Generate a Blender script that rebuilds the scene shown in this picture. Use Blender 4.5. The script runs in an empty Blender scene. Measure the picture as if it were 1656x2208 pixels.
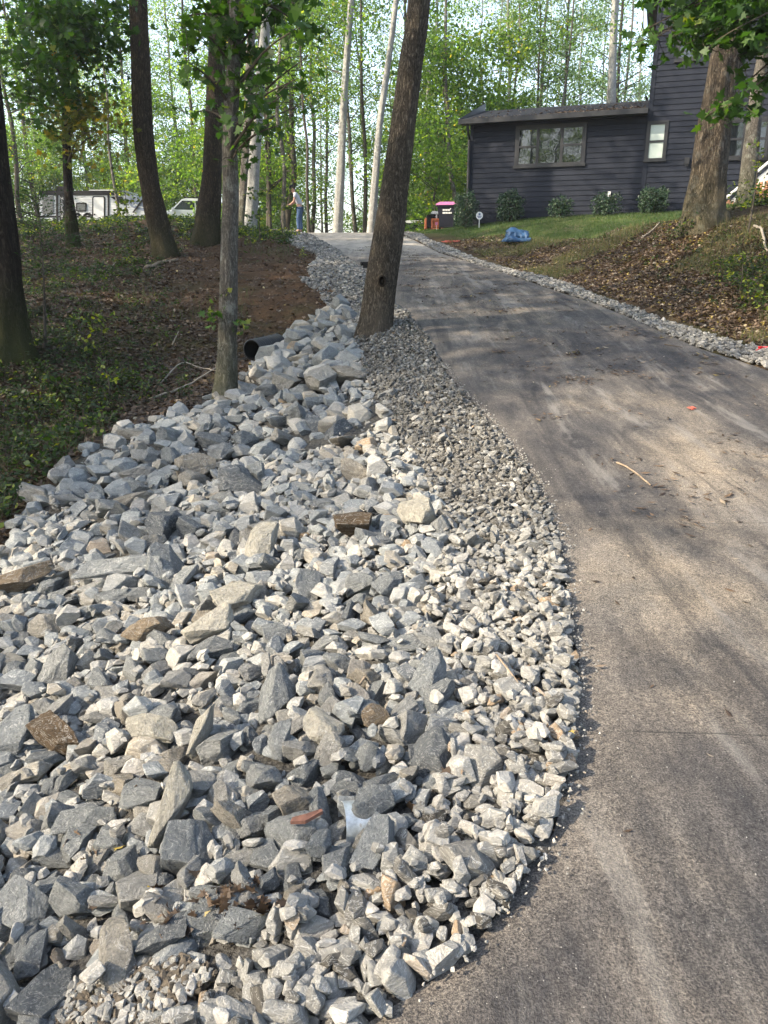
import bpy, bmesh, math, random
import numpy as np
from math import radians as R, sin, cos, pi
from mathutils import Vector, Matrix, noise as mnoise
rad = R
S = bpy.context.scene
C = S.collection
# ------------------------------------------------------------------ camera, sky, sun, exposure
F = 1656.0
PITCH = math.atan((1104 - 580) / F)
CAMZ = 1.6
cam = bpy.data.cameras.new('camera'); camo = bpy.data.objects.new('camera', cam); C.objects.link(camo)
camo.location = (0, 0, CAMZ); camo.rotation_euler = (pi / 2 - PITCH, 0, 0)
cam.sensor_fit = 'HORIZONTAL'; cam.sensor_width = 36; cam.lens = 36 * F / 1656; cam.clip_end = 2000; cam.clip_start = 0.05
S.camera = camo
SUN_EL, SUN_AZ = R(34), R(200)          # azimuth of the direction towards the sun, counted from +X
w = bpy.data.worlds.new('World'); S.world = w; w.use_nodes = True
wn = w.node_tree.nodes; bg = wn['Background']
sky = wn.new('ShaderNodeTexSky'); sky.sky_type = 'NISHITA'; sky.sun_disc = False
sky.sun_elevation = SUN_EL; sky.sun_rotation = pi / 2 - SUN_AZ; sky.air_density = 1.0; sky.dust_density = 2.5; sky.ozone_density = 1.0
hz = wn.new('ShaderNodeHueSaturation'); hz.inputs['Saturation'].default_value = .78; hz.inputs['Value'].default_value = 1.25   # thin bright cloud veil
w.node_tree.links.new(sky.outputs[0], hz.inputs['Color']); w.node_tree.links.new(hz.outputs[0], bg.inputs[0]); bg.inputs[1].default_value = 0.15
sl = bpy.data.lights.new('sun', 'SUN'); sl.energy = 4.3; sl.angle = R(0.6); sl.color = (1.0, 0.85, 0.65)
slo = bpy.data.objects.new('sun', sl); C.objects.link(slo)
sd = Vector((cos(SUN_AZ) * cos(SUN_EL), sin(SUN_AZ) * cos(SUN_EL), sin(SUN_EL)))
slo.rotation_euler = sd.to_track_quat('Z', 'Y').to_euler(); slo.location = sd * 50
S.view_settings.view_transform = 'Standard'; S.view_settings.look = 'None'; S.view_settings.gamma = 1
S.view_settings.exposure = 1.56
S.render.engine = 'CYCLES'
S.cycles.max_bounces = 5; S.cycles.diffuse_bounces = 3; S.cycles.glossy_bounces = 3; S.cycles.transmission_bounces = 4
S.cycles.transparent_max_bounces = 4; S.cycles.caustics_reflective = False; S.cycles.caustics_refractive = False
S.cycles.use_denoising = True; S.cycles.sample_clamp_indirect = 4

rng = np.random.default_rng(7)
random.seed(7)

# ------------------------------------------------------------------ helpers
def ray(u, v):
    cx = (u - 828) / F; cy = -(v - 1104) / F
    return np.array([cx, cos(PITCH) + cy * sin(PITCH), -sin(PITCH) + cy * cos(PITCH)])
def at(u, v, Y):                        # the point seen at a photo pixel, Y metres ahead
    d = ray(u, v); return np.array([d[0] / d[1] * Y, Y, CAMZ + d[2] / d[1] * Y])
def xat(u, Y, v=560):
    d = ray(u, v); return d[0] / d[1] * Y
def px_of(p):
    p = np.asarray(p, float); x, y, z = p[..., 0], p[..., 1], p[..., 2] - CAMZ
    d = y * cos(PITCH) - z * sin(PITCH); up = y * sin(PITCH) + z * cos(PITCH)
    return 828 + F * x / d, 1104 - F * up / d, d

class G:
    """collects vertices, faces and a per-vertex tint; builds one mesh"""
    def __init__(s): s.V = []; s.F = []; s.T = []; s.n = 0
    def add(s, V, Fc, tint=0.5):
        V = np.asarray(V, float).reshape(-1, 3)
        if len(V) == 0: return
        if isinstance(Fc, np.ndarray): Fc = [Fc]
        for f in Fc: s.F.append(np.atleast_2d(np.asarray(f, int)) + s.n)
        t = np.broadcast_to(np.asarray(tint, float), (len(V),)); s.T.append(t)
        s.V.append(V); s.n += len(V)
    def box(s, a, b, tint=0.5, M=None):
        a = np.array(a, float); b = np.array(b, float)
        V = np.array([[(a, b)[i][0], (a, b)[j][1], (a, b)[k][2]] for i in (0, 1) for j in (0, 1) for k in (0, 1)])
        if M is not None: V = V @ M[0].T + M[1]
        s.add(V, np.array([[0, 1, 3, 2], [4, 6, 7, 5], [0, 4, 5, 1], [2, 3, 7, 6], [0, 2, 6, 4], [1, 5, 7, 3]]), tint)
    def mesh(s, name, smooth=False):
        me = bpy.data.meshes.new(name)
        if not s.V: return me
        V = np.concatenate(s.V); T = np.concatenate(s.T)
        me.vertices.add(len(V)); me.vertices.foreach_set('co', V.ravel().astype(np.float32))
        lv = np.concatenate([f.ravel() for f in s.F]); tot = np.concatenate([np.full(len(f), f.shape[1]) for f in s.F])
        st = np.concatenate([[0], np.cumsum(tot)[:-1]])
        me.loops.add(len(lv)); me.loops.foreach_set('vertex_index', lv.astype(np.int32))
        me.polygons.add(len(tot)); me.polygons.foreach_set('loop_start', st.astype(np.int32))
        me.polygons.foreach_set('use_smooth', np.full(len(tot), bool(smooth)))
        a = me.attributes.new('tint', 'FLOAT', 'POINT'); a.data.foreach_set('value', T.astype(np.float32))
        me.update(calc_edges=True); return me
    def build(s, name, mat, parent=None, smooth=False, origin=None):
        me = s.mesh(name, smooth)
        if origin is not None:
            me.transform(Matrix.Translation(-Vector(origin)))
        if mat: me.materials.append(mat)
        o = bpy.data.objects.new(name, me); C.objects.link(o)
        if origin is not None: o.location = origin
        if parent is not None: o.parent = parent
        return o

def tag(o, label=None, cat=None, group=None, kind=None):
    if label: o['label'] = label
    if cat: o['category'] = cat
    if group: o['group'] = group
    if kind: o['kind'] = kind
    return o
def empty(name, loc=(0, 0, 0), rz=0):
    o = bpy.data.objects.new(name, None); C.objects.link(o); o.location = loc; o.rotation_euler = (0, 0, rz)
    o.empty_display_size = 0.2; return o

def tube(g, P, Rr, n=8, tint=0.5, vertical=False, cap=False, rough=0.0):
    P = np.asarray(P, float); Rr = np.asarray(Rr, float); m = len(P)
    T = np.gradient(P, axis=0); T /= np.linalg.norm(T, axis=1)[:, None] + 1e-9
    if vertical: A = np.tile([1.0, 0, 0], (m, 1))
    else:
        ref = np.array([0, 0, 1.0]) if abs(T[:, 2].mean()) < 0.8 else np.array([1.0, 0, 0])
        A = np.cross(T, ref)
    A -= (A * T).sum(1)[:, None] * T; A /= np.linalg.norm(A, axis=1)[:, None] + 1e-9
    B = np.cross(T, A); th = np.linspace(0, 2 * pi, n, endpoint=False)
    rr = Rr[:, None] * np.ones(n)[None]
    if rough:
        ph = th[None] * 1.0; z = np.arange(m)[:, None]
        rr = rr * (1 + rough * (np.sin(ph * 3 + z * .21) + .6 * np.sin(ph * 5 - z * .37 + 1) + .5 * np.sin(ph * 9 + z * .11)))
    V = P[:, None] + rr[..., None] * (np.cos(th)[None, :, None] * A[:, None] + np.sin(th)[None, :, None] * B[:, None])
    V = V.reshape(-1, 3)
    i = np.arange(m - 1)[:, None] * n; j = np.arange(n)[None]; k = (j + 1) % n
    Fc = np.stack([i + j, i + k, i + n + k, i + n + j], -1).reshape(-1, 4)
    fs = [Fc]
    if cap: fs += [np.arange(n)[None, ::-1], (np.arange(n) + (m - 1) * n)[None]]
    g.add(V, fs, tint)

def smooth_path(pts, k):                # Catmull-Rom through rows of pts
    pts = np.asarray(pts, float); out = []
    Pp = np.vstack([2 * pts[0] - pts[1], pts, 2 * pts[-1] - pts[-2]])
    for i in range(1, len(Pp) - 2):
        a, b, c, d = Pp[i - 1], Pp[i], Pp[i + 1], Pp[i + 2]
        for t in np.linspace(0, 1, k, endpoint=False):
            out.append(.5 * (2 * b + (c - a) * t + (2 * a - 5 * b + 4 * c - d) * t * t + (3 * b - a - 3 * c + d) * t ** 3))
    out.append(pts[-1]); return np.array(out)

MAPLE = np.array([(0, -.5), (.12, -.22), (.42, -.30), (.30, -.05), (.52, .16), (.22, .14), (.20, .30), (0, .58), (-.20, .30), (-.22, .14), (-.52, .16), (-.30, -.05), (-.42, -.30), (-.12, -.22)])
MAPLE = np.c_[MAPLE, -.10 * np.abs(MAPLE[:, 0]) ** 1.2]
OVAL = np.array([(0, -.5, 0), (.26, -.15, -.05), (.25, .15, -.05), (0, .55, -.06), (-.25, .15, -.05), (-.26, -.15, -.05)])
DIAM = np.array([(0, -.5, 0), (.32, .02, -.05), (0, .5, 0), (-.32, -.02, -.05)])
def leaves(g, Cn, size, tmpl, tint, flat=.6, r=None, nrm=None):
    r = r or rng; n = len(Cn)
    if n == 0: return
    N = r.normal(size=(n, 3)) * (1 - flat) + (np.array([0, 0, 1.0]) if nrm is None else nrm) * flat
    N /= np.linalg.norm(N, axis=1)[:, None]
    A = np.cross(N, r.normal(size=(n, 3))); A /= np.linalg.norm(A, axis=1)[:, None]; B = np.cross(N, A)
    s = np.broadcast_to(size, (n,))[:, None, None]
    V = Cn[:, None] + s * (tmpl[None, :, 0, None] * A[:, None] + tmpl[None, :, 1, None] * B[:, None] + tmpl[None, :, 2, None] * N[:, None])
    k = len(tmpl)
    g.add(V.reshape(-1, 3), np.arange(n * k).reshape(n, k), np.repeat(np.broadcast_to(tint, (n,)), k))

# ------------------------------------------------------------------ materials
def new_mat(name):
    m = bpy.data.materials.new(name); m.use_nodes = True
    nt = m.node_tree; b = nt.nodes['Principled BSDF']; return m, nt, b
def nd(nt, t, **k):
    n = nt.nodes.new(t)
    for a, v in k.items(): setattr(n, a, v)
    return n
def ramp(nt, stops, src=None, interp='LINEAR'):
    r_ = nd(nt, 'ShaderNodeValToRGB'); cr = r_.color_ramp; cr.interpolation = interp
    while len(cr.elements) < len(stops): cr.elements.new(0.5)
    for e, (p, c) in zip(cr.elements, stops):
        e.position = p; e.color = (*c, 1) if len(c) == 3 else c
    if src is not None: nt.links.new(src, r_.inputs[0])
    return r_
def noise_n(nt, scale, detail=4, rough=.55, vec=None, dist=0):
    n = nd(nt, 'ShaderNodeTexNoise'); n.inputs['Scale'].default_value = scale; n.inputs['Detail'].default_value = detail
    n.inputs['Roughness'].default_value = rough; n.inputs['Distortion'].default_value = dist
    if vec is not None: nt.links.new(vec, n.inputs['Vector'])
    return n
def mix(nt, a, b, f, blend='MIX'):
    m = nd(nt, 'ShaderNodeMix', data_type='RGBA', blend_type=blend)
    for s_, v in ((m.inputs[0], f), (m.inputs[6], a), (m.inputs[7], b)):
        if hasattr(v, 'is_linked') or hasattr(v, 'links'): nt.links.new(v, s_)
        elif isinstance(v, (int, float)): s_.default_value = v
        else: s_.default_value = (*v, 1)
    return m.outputs[2]
def math_n(nt, op, a, b=None, c=None):
    m = nd(nt, 'ShaderNodeMath', operation=op)
    for s_, v in zip(m.inputs, (a, b, c)):
        if v is None: continue
        if isinstance(v, (int, float)): s_.default_value = v
        else: nt.links.new(v, s_)
    return m.outputs[0]
def bump(nt, b, h, strength, dist=.02, prev=None):
    n = nd(nt, 'ShaderNodeBump'); n.inputs['Strength'].default_value = strength; n.inputs['Distance'].default_value = dist
    nt.links.new(h, n.inputs['Height'])
    if prev is not None: nt.links.new(prev.outputs[0], n.inputs['Normal'])
    nt.links.new(n.outputs[0], b.inputs['Normal']); return n
def coords(nt, kind='Object', scale=(1, 1, 1)):
    t = nd(nt, 'ShaderNodeTexCoord'); m = nd(nt, 'ShaderNodeMapping'); m.inputs['Scale'].default_value = scale
    nt.links.new(t.outputs[kind], m.inputs[0]); return m.outputs[0]
def attr(nt, name):
    a = nd(nt, 'ShaderNodeAttribute'); a.attribute_name = name; return a
def setc(b, nt, c, rough=.8, spec=.3):
    if isinstance(c, tuple): b.inputs['Base Color'].default_value = (*c, 1)
    else: nt.links.new(c, b.inputs['Base Color'])
    b.inputs['Roughness'].default_value = rough; b.inputs['Specular IOR Level'].default_value = spec

def simple(name, col, rough=.6, var=.15, scale=8, metal=0, spec=.4, bmp=0):
    m, nt, b = new_mat(name); n = noise_n(nt, scale, 5, .6, coords(nt))
    r_ = ramp(nt, [(.3, tuple(c * (1 - var) for c in col)), (.7, tuple(min(1, c * (1 + var)) for c in col))], n.outputs[0])
    setc(b, nt, r_.outputs[0], rough, spec); b.inputs['Metallic'].default_value = metal
    if bmp: bump(nt, b, n.outputs[0], bmp, .02)
    return m
def leaf_mat(name, stops, transl=.45, gloss=.35):
    m, nt, b = new_mat(name); a = attr(nt, 'tint'); r_ = ramp(nt, stops, a.outputs['Fac'])
    setc(b, nt, r_.outputs[0], .55, gloss)
    t = nd(nt, 'ShaderNodeBsdfTranslucent')
    tc = mix(nt, r_.outputs[0], (1.0, 1.0, .25), 0.0)
    hs = nd(nt, 'ShaderNodeHueSaturation'); hs.inputs['Saturation'].default_value = 1.15; hs.inputs['Value'].default_value = 2.2; hs.inputs['Hue'].default_value = .492
    nt.links.new(tc, hs.inputs['Color']); nt.links.new(hs.outputs[0], t.inputs[0])
    ms = nd(nt, 'ShaderNodeMixShader'); ms.inputs[0].default_value = transl
    nt.links.new(b.outputs[0], ms.inputs[1]); nt.links.new(t.outputs[0], ms.inputs[2])
    nt.links.new(ms.outputs[0], nt.nodes['Material Output'].inputs[0]); return m
def bark_mat(name, dark, light, sc=1.0, bmp=.9, moss=0.0, lichen=0.0):
    m, nt, b = new_mat(name); v0 = coords(nt, 'Object', (1, 1, 1)); wn_ = noise_n(nt, 3.5, 3, .6, v0)
    v = coords(nt, 'Object', (11 * sc, 11 * sc, 1.9 * sc)); wv = mix(nt, v, wn_.outputs['Color'], .22)
    n1 = noise_n(nt, 2.2, 7, .68, wv, 1.1); n2 = noise_n(nt, 7, 6, .7, v, .5); n3 = noise_n(nt, 26, 4, .7, v0)
    rd = nd(nt, 'ShaderNodeMath', operation='ABSOLUTE'); nt.links.new(math_n(nt, 'SUBTRACT', n1.outputs[0], .5), rd.inputs[0])
    e = ramp(nt, [(0, (0, 0, 0)), (.05, (.35, .35, .35)), (.16, (1, 1, 1))], rd.outputs[0])
    h = math_n(nt, 'MULTIPLY', e.outputs[0], math_n(nt, 'ADD', math_n(nt, 'MULTIPLY', n2.outputs[0], .9), .2))
    r_ = ramp(nt, [(.05, dark), (.38, tuple((a * .9 + c * .6) / 1.5 for a, c in zip(dark, light))), (.75, light)], h)
    c = mix(nt, r_.outputs[0], ramp(nt, [(.3, (.6, .6, .6)), (.7, (1.3, 1.28, 1.22))], n3.outputs[0]).outputs[0], .8, 'MULTIPLY')
    big = noise_n(nt, .9, 3, .6, coords(nt, 'Object', (1, 1, .5)))
    c = mix(nt, c, tuple(x * 1.2 for x in light), ramp(nt, [(.5, (0, 0, 0)), (.8, (.45, .45, .45))], big.outputs[0]).outputs[0])
    if lichen:
        ln = noise_n(nt, 5, 5, .72, v0); c = mix(nt, c, (.36, .38, .34), ramp(nt, [(.54, (0, 0, 0)), (.64, (lichen,) * 3)], ln.outputs[0]).outputs[0])
    if moss:
        t = nd(nt, 'ShaderNodeTexCoord'); sp = nd(nt, 'ShaderNodeSeparateXYZ'); nt.links.new(t.outputs['Object'], sp.inputs[0])
        mf = ramp(nt, [(0, (moss,) * 3), (.5, (moss * .5,) * 3), (1, (0, 0, 0))], math_n(nt, 'ADD', sp.outputs[2], math_n(nt, 'MULTIPLY', n1.outputs[0], -.3)))
        c = mix(nt, c, (.06, .075, .022), mf.outputs[0])
    setc(b, nt, c, .93, .12); b1 = bump(nt, b, h, bmp, .06); bump(nt, b, n3.outputs[0], .35, .01, b1); return m
def rock_mat(name, use_tint, small=False, stops=None):
    m, nt, b = new_mat(name)
    if use_tint: f = attr(nt, 'tint').outputs['Fac']
    else: f = nd(nt, 'ShaderNodeObjectInfo').outputs['Random']
    stops = stops or [(0, (.11, .12, .13)), (.12, (.155, .17, .18)), (.4, (.20, .215, .22)), (.6, (.235, .24, .238)), (.8, (.265, .26, .24)), (.93, (.23, .21, .175)), (.985, (.33, .32, .30)), (1, (.20, .14, .08))]
    base = ramp(nt, stops, f)
    v = coords(nt); sc = 1.0 if use_tint else .15
    k = 1 if not use_tint else 8
    n1 = noise_n(nt, 2.2 * k, 6, .65, v, .4); n2 = noise_n(nt, 11 * k, 6, .7, v)
    vs = coords(nt, 'Object', (1, 1, 4)); n3 = noise_n(nt, 2.2 * k, 5, .6, vs, .8)
    c = mix(nt, base.outputs[0], ramp(nt, [(.25, (.60, .60, .62)), (.5, (1, 1, 1)), (.75, (1.25, 1.22, 1.15))], n1.outputs[0]).outputs[0], .8, 'MULTIPLY')
    c = mix(nt, c, ramp(nt, [(.3, (.72, .72, .73)), (.62, (1.12, 1.1, 1.06))], n2.outputs[0]).outputs[0], .7, 'MULTIPLY')
    vein = ramp(nt, [(.485, (0, 0, 0)), (.5, (.55, .55, .55)), (.515, (0, 0, 0))], n3.outputs[0])
    c = mix(nt, c, (.55, .55, .53), vein.outputs[0])
    setc(b, nt, c, .9, .2)
    b1 = bump(nt, b, n3.outputs[0], .55, .35 if not use_tint else .03)
    bump(nt, b, n2.outputs[0], .6, .12 if not use_tint else .012, b1); return m

M = {}
M['leaf_far'] = leaf_mat('leaf_far', [(0, (.020, .048, .013)), (.3, (.050, .10, .022)), (.7, (.105, .175, .032)), (.93, (.19, .24, .045)), (1, (.28, .24, .05))], .6)
M['leaf_blue'] = leaf_mat('leaf_light_green', [(0, (.06, .10, .05)), (.5, (.13, .195, .085)), (1, (.23, .29, .12))], .6)
M['leaf_near'] = leaf_mat('leaf_near', [(0, (.015, .040, .008)), (.5, (.032, .075, .013)), (.85, (.06, .12, .018)), (1, (.15, .17, .03))], .4)
M['leaf_yellow'] = leaf_mat('leaf_autumn', [(0, (.035, .06, .012)), (.45, (.09, .10, .018)), (.75, (.20, .16, .025)), (1, (.17, .075, .02))], .45)
M['leaf_shrub'] = leaf_mat('leaf_shrub', [(0, (.010, .028, .012)), (.6, (.022, .055, .022)), (1, (.05, .09, .04))], .15, .6)
M['leaf_under'] = leaf_mat('leaf_undergrowth', [(0, (.008, .017, .005)), (.5, (.018, .038, .009)), (.8, (.048, .085, .014)), (1, (.18, .21, .03))], .35)
M['grass'] = leaf_mat('grass_blades', [(0, (.028, .055, .015)), (.55, (.05, .095, .022)), (.8, (.10, .10, .04)), (1, (.17, .14, .07))], .35)
M['litter'] = leaf_mat('leaf_litter', [(0, (.030, .020, .014)), (.35, (.065, .043, .027)), (.65, (.115, .078, .050)), (.85, (.19, .15, .11)), (.95, (.28, .25, .20)), (1, (.26, .20, .05))], .1, .3)
M['bark_dark'] = bark_mat('bark_dark', (.018, .015, .012), (.075, .062, .05), 1.0, 1, .6)
M['bark_brown'] = bark_mat('bark_brown', (.028, .022, .016), (.20, .155, .11), 1.6, 1, .35)
M['bark_lean'] = bark_mat('bark_ridged', (.05, .042, .034), (.36, .31, .245), 2.2, 1, 0)
M['bark_grey'] = bark_mat('bark_grey', (.075, .068, .06), (.36, .34, .30), 2.0, .8, .4, .5)
M['bark_pale'] = bark_mat('bark_pale', (.19, .19, .185), (.40, .40, .38), 1.3, .35, 0, .6)
M['bark_big'] = bark_mat('bark_shaggy', (.045, .036, .028), (.34, .28, .21), 1.1, 1, .3, .2)
M['bark_far'] = bark_mat('bark_far', (.05, .045, .038), (.14, .125, .105), 1.0, .5)
M['rock'] = rock_mat('rock', False); M['rubble'] = rock_mat('rubble', True)
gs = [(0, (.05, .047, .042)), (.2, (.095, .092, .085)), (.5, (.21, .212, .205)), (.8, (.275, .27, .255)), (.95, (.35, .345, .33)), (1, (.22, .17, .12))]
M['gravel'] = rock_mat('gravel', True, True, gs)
gs2 = [(0, (.06, .06, .06)), (.4, (.115, .115, .112)), (.8, (.18, .178, .17)), (1, (.30, .295, .28))]
M['gravel_dark'] = rock_mat('gravel_dark', True, True, gs2)
brs = [(0, (.14, .108, .075)), (.5, (.18, .142, .10)), (1, (.22, .18, .13))]
M['rock_brown'] = rock_mat('rock_brown', False, False, brs)
M['rock_rot'] = rock_mat('rock_rotten', False, False, [(0, (.065, .046, .030)), (.5, (.085, .062, .040)), (1, (.11, .082, .054))])
M['rock_tan'] = rock_mat('rock_tan', False, False, [(0, (.31, .30, .26)), (1, (.37, .355, .31))])
M['rock_blue'] = rock_mat('rock_blue', False, False, [(0, (.19, .21, .225)), (1, (.23, .245, .25))])
M['white'] = simple('white_plastic', (.60, .61, .61), .4, .05)
M['black'] = simple('black_plastic', (.008, .008, .009), .6, .3, 8, 0, .2)
M['blackpipe'] = simple('black_corrugated_plastic', (.012, .013, .015), .4, .3, 5, 0, .5)
M['stick'] = simple('dry_wood', (.20, .155, .11), .85, .4, 20, 0, .2, .5)
M['stick_pale'] = simple('pale_dry_wood', (.25, .22, .18), .85, .3, 20, 0, .2, .5)
M['twig'] = simple('twig', (.045, .035, .025), .9, .3, 10)

# ------------------------------------------------------------------ terrain heights
YZ = [(-20, -.3), (0, 0), (3, .02), (5, .12), (7, .3), (8.7, .5), (10.5, .76), (12.7, 1.05), (17, 1.5), (22, 2.0), (27, 2.5), (31, 2.86), (33, 3.0), (36, 2.98), (42, 2.5), (60, .6), (120, -3)]
yz_y, yz_z = map(np.array, zip(*YZ))
_yy = np.linspace(-30, 130, 1601); _zz = np.interp(_yy, yz_y, yz_z); _k = np.hanning(21); _k /= _k.sum()
_zz = np.convolve(np.pad(_zz, 10, 'edge'), _k, 'valid')
def zroad(y): return np.interp(y, _yy, _zz)
LE = np.array([(-9, -1.2), (-5, -.4), (-2.2, .35), (-.7, .92), (-.04, 1.29), (.19, 1.45), (.38, 1.69), (.52, 1.95), (.67, 2.33), (.8, 2.81), (.9, 3.45), (1.05, 4.36), (1.09, 5.4), (1.01, 6.55), (.77, 8.14), (.61, 10.04), (.3, 12.22), (-.26, 16.25), (-1.09, 21.53), (-1.87, 25.68), (-2.58, 29.1), (-3.6, 33), (-4.8, 38), (-6, 48)])
RE = np.array([(7.5, -12), (7.0, -6), (6.5, 0), (5.6, 4.5), (4.9, 7), (4.37, 8.83), (3.95, 9.92), (3.59, 12.22), (3.13, 14.51), (2.36, 18.51), (1.55, 22.25), (.99, 27.96), (.72, 30.02), (.3, 33), (-.5, 38), (-2, 48)])
def xl(y): return np.interp(y, LE[:, 1], LE[:, 0])
def xr(y): return np.interp(y, RE[:, 1], RE[:, 0])
CP = []
for y in [1.3, 1.7, 2.3, 3, 4, 5, 6.5, 8, 10, 12, 14, 16, 19, 22, 25, 28, 31, 34, 38, 44]:
    CP.append((xl(y), y, zroad(y))); CP.append((xr(y), y, zroad(y))); CP.append(((xl(y) + xr(y)) / 2, y, zroad(y)))
for u, v, Y in [(0, 1190, 5.8), (160, 1000, 7.5), (250, 930, 8.5), (420, 880, 9.5), (487, 865, 9.8), (600, 745, 12.5), (700, 685, 14), (545, 775, 12.4), (805, 712, 11),
                (0, 1080, 7), (100, 900, 9.3), (20, 765, 11), (200, 780, 11.5), (300, 650, 15), (100, 600, 18), (200, 560, 21), (300, 520, 24), (100, 505, 26), (350, 485, 27),
                (420, 600, 17), (600, 605, 17), (650, 560, 21), (550, 540, 23), (600, 515, 27), (500, 720, 13.5), (680, 640, 15.2), (640, 505, 31), (520, 492, 29), (450, 478, 32), (150, 478, 33), (0, 480, 31),
                (1100, 492, 25), (960, 498, 28), (920, 502, 30), (1010, 535, 23), (1100, 520, 23), (1200, 510, 23), (1150, 562, 19.5), (1656, 745, 9.6), (1500, 690, 11.3), (1350, 640, 13.5), (1200, 600, 16.2),
                (1600, 640, 11.6), (1500, 600, 13.5), (1400, 570, 15.5), (1300, 558, 17.5), (1600, 560, 13.5), (1500, 520, 15.5), (1400, 508, 17.5), (1650, 500, 14.5), (1560, 473, 15.8), (1450, 475, 17.3), (1300, 498, 20.5), (1400, 478, 22), (1656, 462, 16)]:
    CP.append(tuple(at(u, v, Y)))
CP += [(-1.3, 3, -.33), (-2.0, 4.4, -.5), (-.9, 1.5, -.22), (-.1, 3, -.1), (-.5, 4.4, -.15), (-.6, 6.2, -.1), (-.8, 8, .0), (-1.9, 2, -.5), (-3, 3, -.75), (-4.5, 5, -.75), (-7, 5, -.6), (-3, 0, -.6), (-2, -3, -.3), (-12, 0, -1), (-25, 5, -1), (-14, 12, .6), (-25, 20, 1.8),
       (-12, 28, 2.9), (-25, 35, 3.4), (-17, 45, 3.8), (-25, 56, 4.2), (-16, 56, 4.1), (-11, 50, 3.9), (-40, 60, 4.2), (-8, 44, 3.2), (-5, 70, 0), (0, 60, .6), (-30, 90, 2), (10, 70, 1), (30, 90, 1),
       (7.5, 5, 1.0), (9, 9, 2.2), (12, 5, 2.2), (12, 13, 2.9), (14, 18, 3.2), (30, 5, 3), (30, 30, 3.4), (20, 30, 3.35), (8, 35, 3.3), (14, 40, 3.3), (3, 32, 3.15), (6, 28.5, 3.33), (9.5, 26, 3.33), (12, 24, 3.33), (16, 24, 3.35), (5, 40, 3.0),
       (0, -10, -.2), (-10, -12, -.8), (10, -10, .4), (-40, -20, -1.5), (40, -20, 2), (-60, 40, 3), (60, 60, 2), (0, 120, -3), (60, 120, -2), (-60, 120, 0)]
CP = np.array(CP)
def _phi(r2): return .5 * r2 * np.log(r2 + 1e-9)
_Pq = CP[:, :2] / 10; _n = len(CP)
_K = _phi(((_Pq[:, None] - _Pq[None]) ** 2).sum(-1)) + np.eye(_n) * .004
_A = np.zeros((_n + 3, _n + 3)); _A[:_n, :_n] = _K; _A[:_n, _n] = 1; _A[:_n, _n + 1:] = _Pq; _A[_n:, :_n] = _A[:_n, _n:].T
_w = np.linalg.solve(_A, np.r_[CP[:, 2], 0, 0, 0])
GX0, GY0, GD = -70, -30, .25
gx = np.arange(GX0, 70.01, GD); gy = np.arange(GY0, 130.01, GD)
GH = np.zeros((len(gy), len(gx)))
for i, y in enumerate(gy):
    q = np.c_[gx / 10, np.full(len(gx), y / 10)]; GH[i] = _phi(((q[:, None] - _Pq[None]) ** 2).sum(-1)) @ _w[:_n] + _w[_n] + q @ _w[_n + 1:]
def bil(Gd, x, y):
    x = np.asarray(x, float); y = np.asarray(y, float)
    fx = np.clip((x - GX0) / GD, 0, len(gx) - 1.001); fy = np.clip((y - GY0) / GD, 0, len(gy) - 1.001)
    i = fx.astype(int); j = fy.astype(int); a = fx - i; b = fy - j
    return Gd[j, i] * (1 - a) * (1 - b) + Gd[j, i + 1] * a * (1 - b) + Gd[j + 1, i] * (1 - a) * b + Gd[j + 1, i + 1] * a * b
def H(x, y): return bil(GH, x, y)
def H1(x, y): return float(H(x, y))
def hit(u, v, ymax=60.):                # where a photo pixel meets the ground
    d = ray(u, v); Y = np.linspace(.6, ymax, 6000); z = CAMZ + d[2] / d[1] * Y; x = d[0] / d[1] * Y
    s = z - H(x, Y); i = int(np.argmax(s < 0)) if (s < 0).any() else int(np.argmin(s))
    return np.array([x[i], Y[i], H1(x[i], Y[i])])
def pin(poly, x, y):
    x = np.asarray(x, float); y = np.asarray(y, float); c = np.zeros(x.shape, bool); n = len(poly)
    for i in range(n):
        x1, y1 = poly[i][:2]; x2, y2 = poly[(i + 1) % n][:2]
        k = ((y1 > y) != (y2 > y)) & (x < (x2 - x1) * (y - y1) / (y2 - y1 + 1e-12) + x1); c ^= k
    return c
_XX, _YY = np.meshgrid(gx, gy)
def maskgrid(poly, blur):
    m = pin(poly, _XX, _YY).astype(float); k = np.hanning(2 * blur + 3); k /= k.sum()
    m = np.apply_along_axis(lambda r_: np.convolve(np.pad(r_, blur + 1, 'edge'), k, 'valid'), 1, m)
    return np.apply_along_axis(lambda r_: np.convolve(np.pad(r_, blur + 1, 'edge'), k, 'valid'), 0, m)
ROADP = np.vstack([LE, RE[::-1], [(-9, -12)]])
LAWN = maskgrid([hit(u, v)[:2] for u, v in [(905, 505), (1000, 512), (1150, 530), (1290, 520), (1420, 488), (1500, 470)]] + [(16, 19), (20, 26), (12, 34), (2, 36)], 3)
BED = maskgrid([hit(u, v)[:2] for u, v in [(0, 1170), (160, 985), (250, 925), (420, 880), (500, 835), (640, 715), (745, 640), (760, 560)]] + [(1.2, 11), (1.3, 5), (.9, 2.5), (0, .8), (-1.6, .4), (-5, 1.2), (-5, 4.5)], 0)
DIRT = maskgrid([hit(u, v)[:2] for u, v in [(400, 545), (560, 505), (660, 515), (700, 570), (735, 640), (700, 700), (600, 745), (520, 700), (400, 620)]], 4)

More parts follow.
